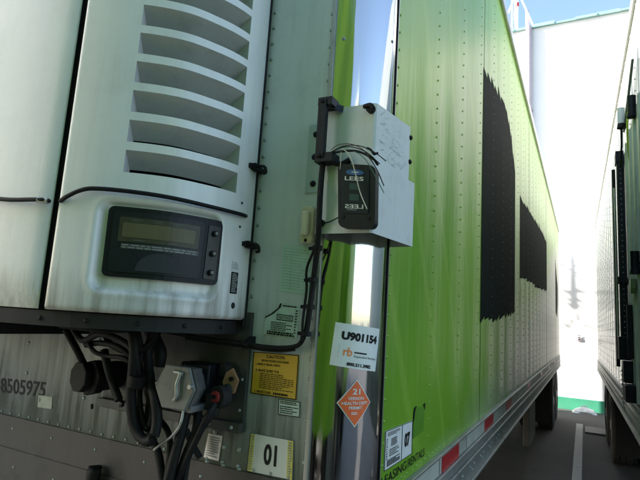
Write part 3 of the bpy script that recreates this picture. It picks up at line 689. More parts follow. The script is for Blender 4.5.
mb.prism([(x, y, 1.703) for x, y in P_[::-1]], (0, 0, .03)); mb.box((-1.7, -.40, 1.66), (-.93, -.03, 1.703)); mb.box((-1.6, -.45, 1.64), (-1.05, -.40, 1.70)); obj('unit_floor', mb, 'frame_dark', T1)
mb = MB(); mb.tube([(-.347, -.012, 1.72), (-.347, -.012, 3.6)], .008, 8, n=1); obj('door_gasket', mb, 'rubber', T1)
for i in range(5): mb = MB(); s_ = .10+.12*i; n_ = REEF.nrm(s_); mb.dome(REEF.at(s_, 1.717, -.022), (n_.x, n_.y, 0), .006, .004); obj('frame_bolt', mb, 'ink', T1)
mb = MB(); mb.grid([[REEF.at(.559+.016*i/4, z, -.006-.006*(i % 2)) for i in range(5)] for z in (1.738, 3.6)], 0, False); obj('door_gasket', mb, 'slot', T1)
# control panel
cB = quadpx(REEF, (102.4, 276), (214.2, 285.5), (221.6, 222.2), (110.8, 206.3), -.010)
FL = REEF
def pz(px, py): return REEF.hit(px, py, -.002)
def pu(px, py):  # pixel -> uv in bezel
    s_, z_ = pz(px, py); u = (s_-cB[0][0])/(cB[1][0]-cB[0][0]); v = (z_-cB[0][1])/(cB[3][1]-cB[0][1]); return u, v
mb = MB(); poly(mb, REEF, cB, rrect(0, 0, 1, 1, .05, .08), -.013, .014); CPN = obj('control_panel', mb, 'blackpl', T1, bevel=.002)
mb = MB(); poly(mb, REEF, cB, rrect(.045, .07, .80, .93, .04, .06), .001, .003); obj('display_door', mb, plain('door_plastic', (.011, .013, .018), .45, 0, .15, 30, .1, .3), CPN, bevel=.0015)
mb = MB(); poly(mb, REEF, cB, rrect(.10, .50, .76, .85, .01, .02), .004, .001); obj('display_surround', mb, 'lcdframe', CPN)
mb = MB(); poly(mb, REEF, cB, rrect(.13, .565, .72, .77, .01, .02), .005, .001); obj('display_screen', mb, 'lcd', CPN)
mb = MB(); ee = .0066
for u in (.20, .36, .52, .66): lines(mb, REEF, cB, u, .785, u+.08, .835, 2, ee-.001, 0, .4, seed=int(u*100))
for u in (.22, .50): lines(mb, REEF, cB, u, .515, u+.10, .545, 1, ee-.001, 0, .5, seed=int(u*100))
obj('lettering', mb, plain('dim_print', (.10, .10, .09), .5), CPN)
mb = MB(); poly(mb, REEF, cB, rrect(.13, .40, .77, .475, .005, .01), .0042, .0008); ls = obj('instruction_strip', mb, plain('strip_grey', (.05, .05, .05), .5), CPN)
mb = MB(); lines(mb, REEF, cB, .14, .405, .76, .47, 2, .0056, 0, .55, seed=31); obj('lettering', mb, plain('strip_print', (.22, .22, .21), .5), ls)
mb = MB(); arc = [(.45+.19*math.cos(math.radians(a)), .10+.27*math.sin(math.radians(a))) for a in range(0, 181, 12)]
poly(mb, REEF, cB, arc, .004, .002); obj('thumb_latch', mb, plain('latch_plastic', (.024, .026, .03), .7), CPN)
mb = MB(); poly(mb, REEF, cB, rrect(.845, .08, .965, .90, .01, .02), .001, .002); kp = obj('key_strip', mb, plain('strip_panel', (.028, .028, .027), .5), CPN)
for v in (.78, .47, .18):
    mb = MB(); s_, z_ = bil(cB, .905, v); n_ = REEF.nrm(s_); p_ = REEF.at(s_, z_, .003)
    mb.tube([p_, p_+Vector((n_.x, n_.y, 0))*.008], .0075, 14, 0, True, 1); mb.tube([p_+Vector((n_.x, n_.y, 0))*.008, p_+Vector((n_.x, n_.y, 0))*.011], .0045, 10, 1, True, 1)
    obj('toggle_switch', mb, ['ink', 'galv'], CPN)
# rub bar / cord across the panels
def on_reef(px, py, o): s_, z_ = REEF.hit(px, py, o); return REEF.at(s_, z_, o)
mb = MB(); pts = [on_reef(60.5, 201, .002), on_reef(66, 197, .012), on_reef(80, 190.5, .016), on_reef(95, 188.5, .016), on_reef(130, 191.5, .016), on_reef(170, 197.5, .016), on_reef(210, 206.5, .016), on_reef(240, 214, .013), on_reef(246, 216, .002)]
mb.tube(pts, .0052, 10); obj('pull_bar', mb, 'rubber', T1)
mb = MB(); mb.tube([on_reef(-40, 190, .016), on_reef(0, 199, .016), on_reef(36, 199.5, .016), on_reef(46, 200.5, .012), on_reef(49, 201, .002)], .0052, 10, n=4); mb.tube([on_reef(38, 200, .014), on_reef(48, 201, .010)], .0075, 10, 1, n=1); obj('pull_bar', mb, ['rubber', 'alu'], T1)
# small marks on the edge strip
def strip_label(zc, h, nm, mat, seed):
    cc = [(.088, zc-h), (.112, zc-h), (.112, zc+h), (.088, zc+h)]; cc = [(.105, zc-h), (.075, zc-h), (.075, zc+h), (.105, zc+h)]
    mb = MB(); patch(mb, REEF, cc, .001, .001, 0, 2, 2); o_ = obj(nm, mb, mat, PA); return cc, o_
z1_ = REEF.hit(246, 285)[1]
cc, o = strip_label(z1_, .028, 'barcode_label', 'ink', 1); mb = MB(); lines(mb, REEF, cc, .1, .05, .9, .95, 12, .0026, 0, .3, seed=40); obj('lettering', mb, 'white', o)
cc, o = strip_label(z1_+.045, .012, 'small_label', 'white', 2); mb = MB(); lines(mb, REEF, cc, .1, .1, .9, .9, 4, .0026, 0, .4, seed=41); obj('lettering', mb, 'greyink', o)
mb = MB()
for zc in (1.775, 2.02, 2.05, 1.985):
    n_ = REEF.nrm(.085); mb.dome(REEF.at(.085, zc), (n_.x, n_.y, 0), .004 if zc > 1.8 else .009, .003)
obj('screw', mb, 'frame_dark', PA)
# latches
for (px, py) in ((257, 168), (250, 246)):
    p = onY(px, py, -.05); mb = MB()
    mb.box((p.x-.025, -.055, p.z-.004), (p.x-.002, -.03, p.z+.014)); mb.tube([(p.x-.004, -.045, p.z+.005), (p.x+.016, -.05, p.z+.004), (p.x+.027, -.05, p.z-.001), (p.x+.029, -.048, p.z-.014), (p.x+.020, -.046, p.z-.016)], .0045, 8)
    mb.box((p.x-.022, -.07, p.z-.002), (p.x-.006, -.002, p.z+.010)); obj('door_latch', mb, 'rubber', T1)

# --- white bracket box around the corner (two stacked covers)
def P_3(P, z): return [p+Vector((0, 0, z)) for p in P]
def fold(z0, z1, xl, xe, yr, o, name, cut=None):
    mb = MB(); ye = -o
    P = [Vector((xl-.012, 0, 0)), Vector((xl, ye, 0)), Vector((xe-.006, ye, 0)), Vector((xe, ye+.006, 0)), Vector((o+.012, yr, 0)), Vector((.004, yr+.004, 0))]
    t_ = .003; mb.grid([[p+Vector((0, 0, z)) for p in P] for z in (z0, z1)], 0, False)
    IN = [p-Vector((0, -.003, 0)) if p.y < 0 else p-Vector((.003, 0, 0)) for p in P]; mb.grid([[p+Vector((0, 0, z)) for p in IN] for z in (z0, z1)], 0, False); mb.grid([P_3(P, z0), P_3(IN, z0)], 0, False)
    mb.quad([p+Vector((0, 0, z1)) for p in P]+[Vector((-.05, .06, z1))])
    return obj(name, mb, 'white_cover', T1, bevel=.0015)
z_t = 2.300; z_m = 2.135; z_b = 1.967
b1 = fold(z_m, z_t, -.108, .031, .135, .05, 'corner_cover'); b2 = fold(z_b, z_m+.012, -.118, .036, .172, .056, 'corner_cover')
mb = MB(); mb.box((-.185, -.004, 2.09), (-.106, -.001, 2.285)); tb_ = obj('cover_flange', mb, 'mint_trim', T1, bevel=.001)
for z in (2.255, 2.19, 2.115): mb = MB(); mb.dome((-.162, -.004, z), (0, -1, 0), .009, .007, 0, 8); obj('bolt', mb, 'ink', tb_)
for y_, z in ((.137, 2.27), (.137, 2.20)): mb = MB(); mb.dome((.060, y_, z), (1, -.1, 0), .008, .008, 0, 8); obj('bolt', mb, 'ink', b1)
p = onY(371, 109, -.056); mb = MB(); mb.tube([(p.x, -.05, p.z), (p.x, -.065, p.z)], .011, 12, n=1); mb.tube([(p.x-.016, -.062, p.z+.006), (p.x+.004, -.07, p.z+.004), (p.x+.012, -.07, p.z-.006)], .006, 8); obj('strain_relief', mb, 'rubber', b1)
# scratches
R = random.Random(9)
for i in range(44):
    mb = MB()
    y_ = R.uniform(-.03, .09); z = R.uniform(2.16, 2.28); fx = .032+(y_+.05)*.117; l = R.uniform(.003, .035)
    P4 = [(y_, z), (y_+l, z+l*R.uniform(-.5, .9))]; t_ = R.uniform(.0003, .0008)
    mb.quad([(.0325+(a+.044)*.173+.0006, a, b+dz) for (a, b), dz in ((P4[0], -t_), (P4[1], -t_*.2), (P4[1], t_*.2), (P4[0], t_))])
    obj('scratch', mb, 'greyink', b1)
# black grab handle
h0 = onY(326.5, 100, -.085); h1 = onY(321, 158, -.085); xh = (h0.x+h1.x)/2-.004; zt_, zb_ = h0.z, h1.z
mb = MB(); mb.box((xh-.011, -.095, zb_), (xh+.011, -.078, zt_)); mb.box((xh-.014, -.092, zt_-.016), (xh+.026, -.050, zt_+.006)); mb.box((xh-.014, -.092, zb_-.012), (xh+.036, -.050, zb_+.012))
mb.prism([(xh+.011, -.085, zt_-.016), (xh+.04, -.056, zt_-.028), (xh+.04, -.052, zt_-.014), (xh+.011, -.055, zt_)], (0, .004, .008))
hd = obj('grab_handle', mb, 'blackpl', T1, bevel=.003)
for z in (zt_-.006, zb_+.004): mb = MB(); mb.dome((xh, -.096, z), (0, -1, 0), .006, .003); obj('screw', mb, 'ink', hd)
# data logger (black rounded case)
LS = Surf([(-.3, -.0565), (.036, -.0565)])
cD = quadpx(LS, (342, 229), (378, 230), (379, 168), (341.5, 166), 0)
mb = MB(); poly(mb, LS, cD, rrect(0, 0, 1, 1, .16, .10, 5), 0, .022); dl = obj('data_logger', mb, 'logger', T1, bevel=.005)
mb = MB(); poly(mb, LS, cD, rrect(.10, .22, .84, .93, .06, .05, 4), .022, .002); obj('face_plate', mb, plain('logger_face', (.011, .015, .020), .35, 0, .15, 30, .1, .3), dl, bevel=.001)
mb = MB(); poly(mb, LS, cD, [(.47+.24*math.cos(a), .865+.045*math.sin(a)) for a in [2*math.pi*k/20 for k in range(20)]], .0242, .0008); bo = obj('emblem', mb, 'blue', dl)
mb = MB(); text(mb, LS, cD, 'Logger', .36, .85, .6, .885, .0255, 0, 0) if False else mb.quad([LS.at(*bil(cD, u, v), .0255) for u, v in ((.38, .86), (.58, .86), (.56, .875), (.40, .875))]); obj('emblem_mark', mb, 'palegrey', bo)
mb = MB(); SP = plain('silver_print', (.6, .62, .6), .4); text(mb, LS, cD, 'LEES', .20, .735, .70, .80, .0246, 0, .015); obj('lettering', mb, SP, dl); mb = MB(); text(mb, LS, cD, 'LEES', .20, .295, .70, .36, .0246, 0, .015, flip=True); obj('lettering', mb, SP, dl)
for v0, v1 in ((.59, .69), (.42, .52)):
    mb = MB(); poly(mb, LS, cD, rrect(.33, v0, .58, v1, .02, .01), .0242, .0006); obj('window', mb, 'window', dl)
mb = MB(); lines(mb, LS, cD, .26, .265, .64, .285, 1, .0246, 0, .6, seed=50); obj('fine_print', mb, 'greyink', dl)
for u in (.10, .80):
    mb = MB(); s_, z_ = bil(cD, u+.02, .16); p = LS.at(s_, z_, .022); mb.tube([p, p+Vector((0, -.002, 0))], .0055, 12, n=1); obj('screw_hole', mb, 'ink', dl)
# loose wires across the logger
def wire(pp, off, r, mat, nm='loose_wire', par=None):
    mb = MB(); mb.tube([onY(a, b, -o_) for (a, b), o_ in zip(pp, off)], r, 6, n=5); return obj(nm, mb, mat, par or T1)
wire([(330, 154), (340, 148), (352, 147), (366, 152), (380, 164)], (.08, .09, .095, .10, .08), .0012, 'rubber')
wire([(331, 152), (344, 146), (360, 146), (374, 152), (386, 161)], (.08, .09, .1, .1, .09), .0012, 'rubber')
wire([(331, 153), (350, 150), (366, 155), (376, 168), (384, 186)], (.08, .09, .1, .1, .09), .0013, 'rubber')
wire([(332, 153), (352, 151), (364, 158), (372, 170), (384, 193)], (.08, .09, .1, .1, .09), .0011, 'wiregreen')
wire([(331, 150), (338, 145), (350, 144), (362, 149), (372, 160)], (.08, .09, .095, .1, .09), .0011, plain('brown_wire', (.12, .05, .03), .5))
wire([(342, 148), (350, 156), (355, 172), (360, 192), (367, 209)], (.09, .095, .095, .092, .088), .0013, 'wirewhite')
wire([(341, 152), (340.5, 165), (338.5, 185), (340, 192), (337, 194)], (.09, .08, .07, .062, .06), .0012, 'wirewhite')
wire([(330, 154), (338, 152), (356, 151), (372, 158), (378, 165)], (.08, .085, .09, .09, .075), .003, 'rubber', 'cable_bundle')
wire([(367, 148), (371, 150), (374, 154), (378, 153)], (.09, .09, .09, .085), .003, 'ink', 'cable_bundle')
# conduit down the corner seam
def cpt(px, py, y): return onY(px, py, y)
mb = MB(); pts = [(323, 160), (320.5, 190), (319, 220), (317.5, 245), (313.5, 280), (308.5, 318), (306, 334)]
mb.tube([cpt(a, b, -.074+.045*max(0, min(1, (b-238)/20))) for a, b in pts], .0075, 12, n=4); cdt = obj('conduit', mb, 'rubber', T1)
mb = MB(); mb.tube([cpt(321, 166, -.07), cpt(319.5, 200, -.085), cpt(317, 240, -.05), cpt(307, 268, -.03), cpt(306.5, 290, -.03), cpt(303, 320, -.035), cpt(302, 340, -.03)], .0035, 8)
mb.tube([cpt(305, 300, -.03), cpt(303, 322, -.04), cpt(300, 343, -.035), cpt(290, 348, -.03)], .003, 8); obj('cable', mb, 'rubber', T1)
for a, b in ((317.5, 248), (313, 280), (309.5, 307), (306.5, 334)):
    mb = MB(); p = cpt(a, b, -.03); mb.tube([p+Vector((0, 0, -.006)), p+Vector((0, 0, .006))], .013, 12, n=1); mb.tube([p+Vector((-.028, .008, 0)), p], .005, 6, n=1)
    obj('clamp', mb, 'ink', cdt)
for (a, b) in ((322, 223), ): 
    mb = MB(); p = onY(a, b, -.062); mb.tube([p, p+Vector((.02, 0, .002)), onY(341, 216, -.066)], .0016, 6, n=3); mb.tube([p+Vector((-.004, 0, -.006)), p+Vector((.005, 0, .005))], .007, 8, n=1); obj('cable_tie', mb, 'ink', T1)
mb = MB(); p = onY(334, 160, -.06)
mb.tube([onY(324, 160, -.07), onY(332, 162, -.072), onY(342, 164, -.064), onY(350, 160, -.06)], .008, 8); obj('cable_elbow', mb, 'ink', T1)
# big harness under the unit
mb = MB(); hp_ = [(60, 326, .30), (110, 331, .25), (150, 329, .16), (185, 335, .10), (215, 340, .05), (247, 344, .03), (262, 346.5, .025), (280, 348, .022), (295, 346.5, .022), (302, 341, .022), (306, 330, .022)]
mb.tube([onY(a, b, -o_) for a, b, o_ in hp_], .006, 10); hz = obj('cable_harness', mb, 'rubber', T1)
mb = MB(); mb.tube([onY(a, b+3.5, -o_) for a, b, o_ in hp_[3:9]], .003, 8); obj('cable', mb, 'rubber', T1)
mb = MB(); p = onY(248, 344, -.03); mb.tube([p+Vector((-.006, 0, 0)), p+Vector((.006, 0, 0))], .012, 10, n=1); mb.box((p.x-.004, -.03, p.z-.004), (p.x+.004, -.001, p.z+.02)); obj('clamp', mb, 'ink', hz)
# hanging hoses
def hose(pp, r, nm='air_hose', mat='rubber', corr=.0):
    mb = MB(); mb.tube([onY(a, b, -o_) for a, b, o_ in pp], r, 12, corr=corr); return obj(nm, mb, mat, T1)
hose([(128, 318, .20), (134, 345, .20), (133, 370, .19), (131, 395, .18), (134, 425, .17), (144, 440, .17), (153, 438, .17), (157, 420, .16), (155, 398, .16), (150, 380, .15), (148, 350, .14), (160, 325, .14)], .013, 'hanging_hose', corr=.06)
hose([(133, 318, .17), (140, 345, .16), (140, 372, .15), (139, 400, .15), (143, 423, .15), (149, 428, .15), (152, 412, .14), (147, 390, .14), (141, 365, .13), (139, 340, .12)], .009, 'hanging_hose')
hose([(70, 322, .20), (82, 340, .20), (100, 334, .21), (120, 340, .20), (134, 352, .20), (138, 374, .18)], .009)
hose([(86, 345, .18), (100, 343, .19), (118, 347, .19), (132, 358, .18), (138, 372, .17)], .008)
hose([(88, 343, .20), (95, 352, .2), (108, 356, .19), (124, 358, .19), (134, 366, .18)], .006)
hose([(104, 350, .17), (108, 368, .17), (113, 384, .16), (119, 400, .16)], .011)
hose([(116, 398, .16), (121, 401, .15), (123, 405, .15), (120, 406, .15)], .004)
hose([(86, 343, .18), (94, 334, .2), (104, 326, .2), (110, 318, .2)], .010)
hose([(150, 330, .10), (160, 352, .10), (158, 366, .10)], .018)
hose([(96, 318, .16), (102, 330, .17), (112, 345, .17), (128, 352, .17), (142, 350, .16), (156, 335, .14)], .008)
hose([(66, 330, .16), (78, 352, .15), (84, 364, .13), (90, 370, .13)], .010)
hose([(150, 395, .12), (148, 415, .13), (150, 436, .13), (158, 452, .13), (163, 482, .13)], .010, 'power_cable')
hose([(160, 420, .10), (168, 432, .11), (170, 450, .12), (166, 482, .13)], .008, 'power_cable')
mb = MB()
mb.tube([onY(138, 374, -.18), onY(136, 385, -.175)], .024, 12, n=1); obj('hose_wrap', mb, 'rubber', T1)
# dim lump: folded socket on the left
mb = MB(); cx_ = onY(95, 378, -.11); 
ang = [math.radians(k*60+12) for k in range(6)]
mb.tube([cx_+Vector((-.012, .09, .003)), cx_+Vector((-.012, 0, 0))], .042, 12, n=1)
mb.prism([cx_+Vector((-.012+.046*math.cos(a), -.012, .055*math.sin(a))) for a in ang], (0, .03, 0)); lf = obj('lead_socket', mb, 'rubber', T1, bevel=.006)
mb = MB(); c2 = cx_+Vector((-.030, -.03, .002)); mb.prism([c2+Vector((.036*math.cos(a), -.006, .045*math.sin(a))) for a in [math.radians(k*45+22) for k in range(8)]], (.006, .016, 0)); obj('flap', mb, 'rubber', lf, bevel=.003)
mb = MB(); mb.tube([onY(72, 384, -.12), onY(76, 380, -.12)], .006, 8, n=1); mb.tube([onY(92, 404, -.11), onY(92, 409, -.11)], .004, 8, n=1); obj('pin', mb, 'ink', lf)
# grey nose-box socket with hexagonal lid, tilted left
c3 = onY(196, 384, -.05)
def NB(x, y, z): return c3+Vector((x, y, z))
mb = MB(); mb.box((c3.x-.045, -.07, c3.z-.052), (c3.x+.055, -.012, c3.z+.058)); bk = obj('socket_back_box', mb, 'blackpl', T1, bevel=.006)
hexo = [(-.062, -.004), (-.036, -.052), (.03, -.052), (.05, -.004), (.03, .046), (-.036, .048)]
mb = MB(); fx = onY(182, 386, -.145)
front = [Vector((fx.x+a*1.0, -.150+a*.12, fx.z+b)) for a, b in hexo]; back = [Vector((c3.x-.002+a*.95, -.055, c3.z+b*.98)) for a, b in hexo]
mb.grid([back, [b*.35+f*.65+Vector((0, 0, 0)) for b, f in zip(back, front)], front], 0, False, True); mb.quad(front[::-1]); mb.quad(back)
sk = obj('trailer_socket', mb, 'galv', T1, bevel=.004)
mb = MB(); n_ = Vector((-.1, -1, 0)).normalized()
lid = [Vector((fx.x+a*1.06-.002, -.154+a*.12, fx.z+b*1.07)) for a, b in hexo]; mb.prism(lid, n_*.009); ld = obj('socket_lid', mb, 'galv', sk, bevel=.003)
mb = MB(); q0 = Vector((fx.x, -.166, fx.z))
mb.tube([q0+Vector((-.008, 0, .034)), q0+Vector((.008, 0, .034)), q0+Vector((.004, -.004, .006)), q0+Vector((.006, -.003, -.022)), q0+Vector((-.004, 0, -.034))], .0045, 8)
mb.tube([q0+Vector((-.012, .001, .036)), q0+Vector((.014, .001, .033))], .005, 8, n=1); obj('lid_handle', mb, 'alu_dark', ld)
mb = MB(); mb.cyl(Vector((fx.x-.078, -.155, fx.z+.0)), Vector((fx.x-.060, -.152, fx.z)), .006, 8); mb.cyl(Vector((fx.x+.046, -.16, fx.z+.005)), Vector((fx.x+.046, -.172, fx.z+.005)), .006, 8); obj('hinge_pin', mb, 'alu_dark', sk)
for dx, dz in ((.034, .034), (.042, .004), (.030, .006)): mb = MB(); mb.cyl((c3.x+dx, -.066, c3.z+dz), (c3.x+dx, -.075, c3.z+dz), .008, 10); obj('screw', mb, 'ink', bk)
mb = MB(); p = onY(184, 409, -.13); mb.box((p.x-.035, -.14, p.z-.006), (p.x+.03, -.06, p.z+.010)); obj('socket_lip', mb, 'galv', sk, bevel=.003)
# gladhand: round body with red seal, copper dummy plate
g = onY(216, 397, -.085); g0 = Vector((g.x, -.085, g.z)); mb = MB()
axis = Vector((-.15, -1, .05)).normalized()
mb.cyl(g0+axis*-.03, g0, .028, 20); mb.tube([g0+Vector((.0, .02, .0)), onY(228, 390, -.05), onY(232, 380, -.03)], .017, 12); mb.tube([g0+Vector((-.005, .01, -.015)), g0+Vector((-.012, .01, -.045))], .014, 12, n=1)
mb.box((g.x-.03, -.09, g.z-.036), (g.x+.004, -.07, g.z+.006)); gh = obj('gladhand', mb, 'frame_dark', T1, bevel=.003)
mb = MB(); mb.cyl(g0, g0+axis*.006, .015, 20); ss_ = obj('rubber_seal', mb, 'redseal', gh); mb = MB(); mb.cyl(g0+axis*.006, g0+axis*.0075, .006, 14); obj('port', mb, 'ink', ss_)
d0 = onY(230, 381, -.055); mb = MB(); dd = [(-.022, -.005), (-.004, -.036), (.014, -.030), (.022, .004), (.004, .034), (-.014, .02)]
mb.prism([Vector((d0.x+a, -.055+a*.25, d0.z+b)) for a, b in dd], (0, .007, 0)); dp = obj('cover_plate', mb, 'copper', T1, bevel=.002)
mb = MB(); mb.cyl((d0.x+.006, -.062, d0.z+.006), (d0.x+.006, -.055, d0.z+.006), .006, 10); obj('hole', mb, 'ink', dp); mb = MB(); mb.cyl((d0.x-.002, -.062, d0.z-.022), (d0.x-.002, -.055, d0.z-.022), .004, 10); obj('hole', mb, 'ink', dp)
mb = MB(); q_ = onY(229, 369, -.01); mb.prism([(q_.x-.015, -.012, q_.z-.02), (q_.x+.017, -.012, q_.z-.02), (q_.x+.014, -.012, q_.z+.012), (q_.x, -.012, q_.z+.02), (q_.x-.013, -.012, q_.z+.012)], (0, -.028, 0)); obj('hanger_lug', mb, 'frame_dark', T1, bevel=.003)
hose([(187, 408, .12), (182, 430, .13), (175, 455, .14), (168, 482, .15)], .013, 'power_cable')
hose([(198, 410, .09), (196, 430, .11), (186, 455, .12), (176, 484, .13)], .011, 'power_cable')
hose([(215, 404, .09), (208, 416, .11), (196, 440, .12), (182, 470, .13), (176, 484, .13)], .009, 'air_hose')
hose([(222, 402, .06), (214, 414, .08), (203, 428, .10), (190, 452, .11), (184, 484, .12)], .007, 'air_hose')
hose([(184, 408, .14), (180, 425, .15), (172, 436, .15), (161, 444, .15), (154, 450, .15)], .0035, 'ground_wire', 'alu_dark')
hose([(186, 430, .05), (192, 444, .04), (200, 458, .03)], .009, 'air_hose')
# --- stickers on the polished corner
def arcq(bl, br, tr, tl): return quadpx(ARC, bl, br, tr, tl)
c = arcq((329.5, 364.5), (374.5, 371.5), (379, 329), (335.5, 322)); mb = MB(); patch(mb, ARC, c, .001, .001, 0, 14, 4); o = obj('unit_sticker', mb, 'white', cp)
e = .0028; mb = MB(); text(mb, ARC, c, 'U901154', .14, .62, .93, .82, e, 0, .055); text(mb, ARC, c, '800.211.3982', .30, .045, .83, .125, e, 0, .05)
text(mb, ARC, c, 'Inspection Services', .42, .24, .95, .31, e, 0, .0); lines(mb, ARC, c, .42, .34, .72, .39, 1, e, 0, .7, seed=60); obj('lettering', mb, 'ink', o)
mb = MB(); text(mb, ARC, c, 'rb', .21, .26, .38, .46, e, 0, .02); obj('emblem', mb, 'orange_ink', o)
mb = MB(); frame(mb, ARC, c, .12, .20, .97, .52, .004, .008, e); obj('box_outline', mb, 'palegrey', o)
c = arcq((336, 427), (370, 427), (370, 379), (336, 379)); L_, Rr = ARC.hit(336.5, 403), ARC.hit(369.8, 403); Tp, Bt = ARC.hit(354, 379), ARC.hit(352, 427.5)
c = [(L_[0], Bt[1]), (Rr[0], Bt[1]), (Rr[0], Tp[1]), (L_[0], Tp[1])]
def diamond(mb, k, o_, mi):
    rows = []
    for i in range(13):
        u = i/12; hgt = (1-abs(2*u-1))*k/2; uu = .5+(u-.5)*k; rows.append([ARC.at(*bil(c, uu, .5-hgt), o_), ARC.at(*bil(c, uu, .5+hgt), o_)])
    mb.grid(rows, mi, False)
mb = MB(); diamond(mb, 1, .0015, 0); diamond(mb, .93, .0024, 1); o = obj('permit_sticker', mb, ['white', 'orange'], cp)
mb = MB(); text(mb, ARC, c, '21', .39, .68, .61, .80, .0034, 0, .02); text(mb, ARC, c, 'VERNON', .27, .565, .73, .63, .0034, 0, .02); text(mb, ARC, c, 'HEALTH DEPT.', .12, .465, .88, .53, .0034, 0, .02); text(mb, ARC, c, 'PERMIT', .31, .37, .69, .435, .0034, 0, .02)
lines(mb, ARC, c, .38, .26, .62, .32, 2, .0034, 0, .6, seed=61); obj('lettering', mb, 'white', o)
# --- running gear of the green trailer
axles(T1, XL, 0, (9.55, 10.75)); underbody(T1, XL, 0, 0, Y1, y_leg=2.2)
mb = MB(); mb.box((-.17, 5.5, .42), (-.10, 6.3, 1.04)); bx_ = obj('support_bracket', mb, 'flap', T1, bevel=.01)
mudflap(T1, -.68, -.05, 8.75)

# ================================================================== other parked trailers
def make_T(x0, y0, ang):
    c_, s_ = math.cos(ang), math.sin(ang)
    return lambda p: Vector((x0+(p[0]-x0)*c_-(p[1]-y0)*s_, y0+(p[0]-x0)*s_+(p[1]-y0)*c_, p[2]))
def box_trailer(x0, x1, y0, y1, ang, label, side_mat, front_mat, front_end=True, rivets=True, group=None):
    T = make_T(x0, y0, ang); t_ = thing('refrigerated_trailer', T(Vector(((x0+x1)/2, y0, 0))), label, 'trailer', group)
    def q(mb, pts, mi=0): mb.quad([T(Vector(p)) for p in pts], mi)
    mb = MB(); ya = y0+.16
    q(mb, [(x0, y1, ZP), (x0, ya, ZP), (x0, ya, H), (x0, y1, H)])
    if rivets:
        y = ya+.05
        while y < y1:
            z = ZP+.04
            while z < H-.05: mb.dome(T(Vector((x0, y, z))), (-1, 0, 0), .006, .004, 1, 5); z += .085
            y += .42
        y = ya+.25
        while y < y1: mb.box((x0-.0025, y, ZP), (x0, y+.012, H), 0, T); y += .42
    obj('side_wall', mb, [side_mat, 'rivet'], t_)
    mb = MB(); q(mb, [(x1, ya, ZP), (x1, y1, ZP), (x1, y1, H), (x1, ya, H)]); obj('side_wall', mb, side_mat, t_)
    mb = MB(); q(mb, [(x0+.13, y0, ZB), (x1-.13, y0, ZB), (x1-.13, y0, H), (x0+.13, y0, H)]); obj('front_wall', mb, front_mat, t_)
    mb = MB(); q(mb, [(x1, y1, ZB), (x0, y1, ZB), (x0, y1, H), (x1, y1, H)]); obj('rear_wall', mb, side_mat, t_)
    for sx, xx in ((1, x0), (-1, x1)):
        mb = MB(); mb.grid([[T(Vector((xx+sx*(.13-.13*math.sin(a)), y0+.16-.16*math.cos(a), z))) for a in [math.pi/2*k/12 for k in range(13)]] for z in (ZB, H)], 0); obj('corner_panel', mb, 'chrome', t_)
    mb = MB(); mb.box((x0+.01, y0+.05, H+.001), (x1-.01, y1, H+.03), 0, T); obj('roof', mb, 'alu', t_)
    for xx, s_ in ((x0, -1), (x1, 1)):
        mb = MB()
        for z0_, z1_, d in ((1.215, 1.289, .010), (1.205, 1.217, .022), (1.17, 1.206, .012), (1.158, 1.172, .024), (1.075, 1.158, .014), (1.066, 1.078, .028)): mb.box((min(xx, xx+s_*d), y0+.17, z0_), (max(xx, xx+s_*d), y1, z1_), 0, T)
        y = y0+.3
        while y < y1:
            mb.dome(T(Vector((xx+s_*.014, y, 1.12))), (s_, 0, 0), .011, .007, 1, 6); mb.dome(T(Vector((xx+s_*.010, y+.05, 1.25))), (s_, 0, 0), .010, .006, 1, 6); y += .11
        obj('lower_rail', mb, ['alu', 'rivet'], t_)
        mb = MB(); mb.box((min(xx, xx+s_*.018), y0+.18, H-.06), (max(xx, xx+s_*.018), y1, H+.034), 0, T); obj('top_rail', mb, 'alu_dark', t_)
    underbody(t_, x0, x1, y0, y1, T, y0+2.2); return t_, T
ANG = .0120
RX, RY = .838, 1.7
T2, TT = box_trailer(RX, RX+2.6, RY, 10.9, ANG, 'pale ribbed trailer at the right edge with black post and lamps on its side', 'sidewhite', 'mint')
axles(T2, RX, RX+2.6, (7.55, 8.85), TT)
mudflap(T2, RX+.06, RX+.62, 6.9, TT)
# polished, green reflecting panel and hardware near its front end (u = distance along the side measured from y = 3)
RO = 3.0-RY
def RP(d, u, z): return TT(Vector((RX-d, RY+RO+u, z)))
def RB(mb, u0, u1, z0, z1, d0, d1, mi=0): mb.box((RX-d1, RY+RO+u0, z0), (RX-d0, RY+RO+u1, z1), mi, TT)
mb = MB(); RB(mb, -1.0, .50, 1.30, 3.30, .003, .008)
for k in range(4): mb.tube([RP(.004, .36-k*.32, 1.31), RP(.004, .36-k*.32, 3.28)], .02, 12, 0, True, 1)
obj('polished_panel', mb, plain('satin_steel', (.60, .61, .58), .5, .25, .1, 8, .05), T2)
mb = MB(); RB(mb, .72, .82, 1.66, 3.30, .006, .058); RB(mb, .71, .84, 3.24, 3.34, .005, .066)
z = 1.7
while z < 3.25: mb.dome(RP(.032, .719, z), (0, -1, 0), .006, .004, 1, 6); z += .045
for z in (2.20,): RB(mb, .69, .85, z, z+.05, .004, .075)
obj('hinge_post', mb, ['blackpl', 'rivet'], T2, bevel=.004)
mb = MB(); mb.tube([RP(.062, 1.08, 1.5), RP(.062, 1.08, 3.28)], .016, 10, n=1); obj('lock_rod', mb, 'ink', T2)
mb = MB(); mb.tube([RP(.074, .86, 1.72), RP(.074, .86, 3.05)], .007, 10, n=1); obj('lock_rod', mb, 'strap', T2, label='bright steel rod beside the post')
for q_ in ((.50, .70, 1.58, 1.76, .01, .090), (.34, .46, 1.42, 1.58, .01, .075), (.15, .32, 1.30, 1.42, .012, .08)):
    mb = MB(); RB(mb, *q_); obj('latch_box', mb, 'blackpl', T2, bevel=.006)
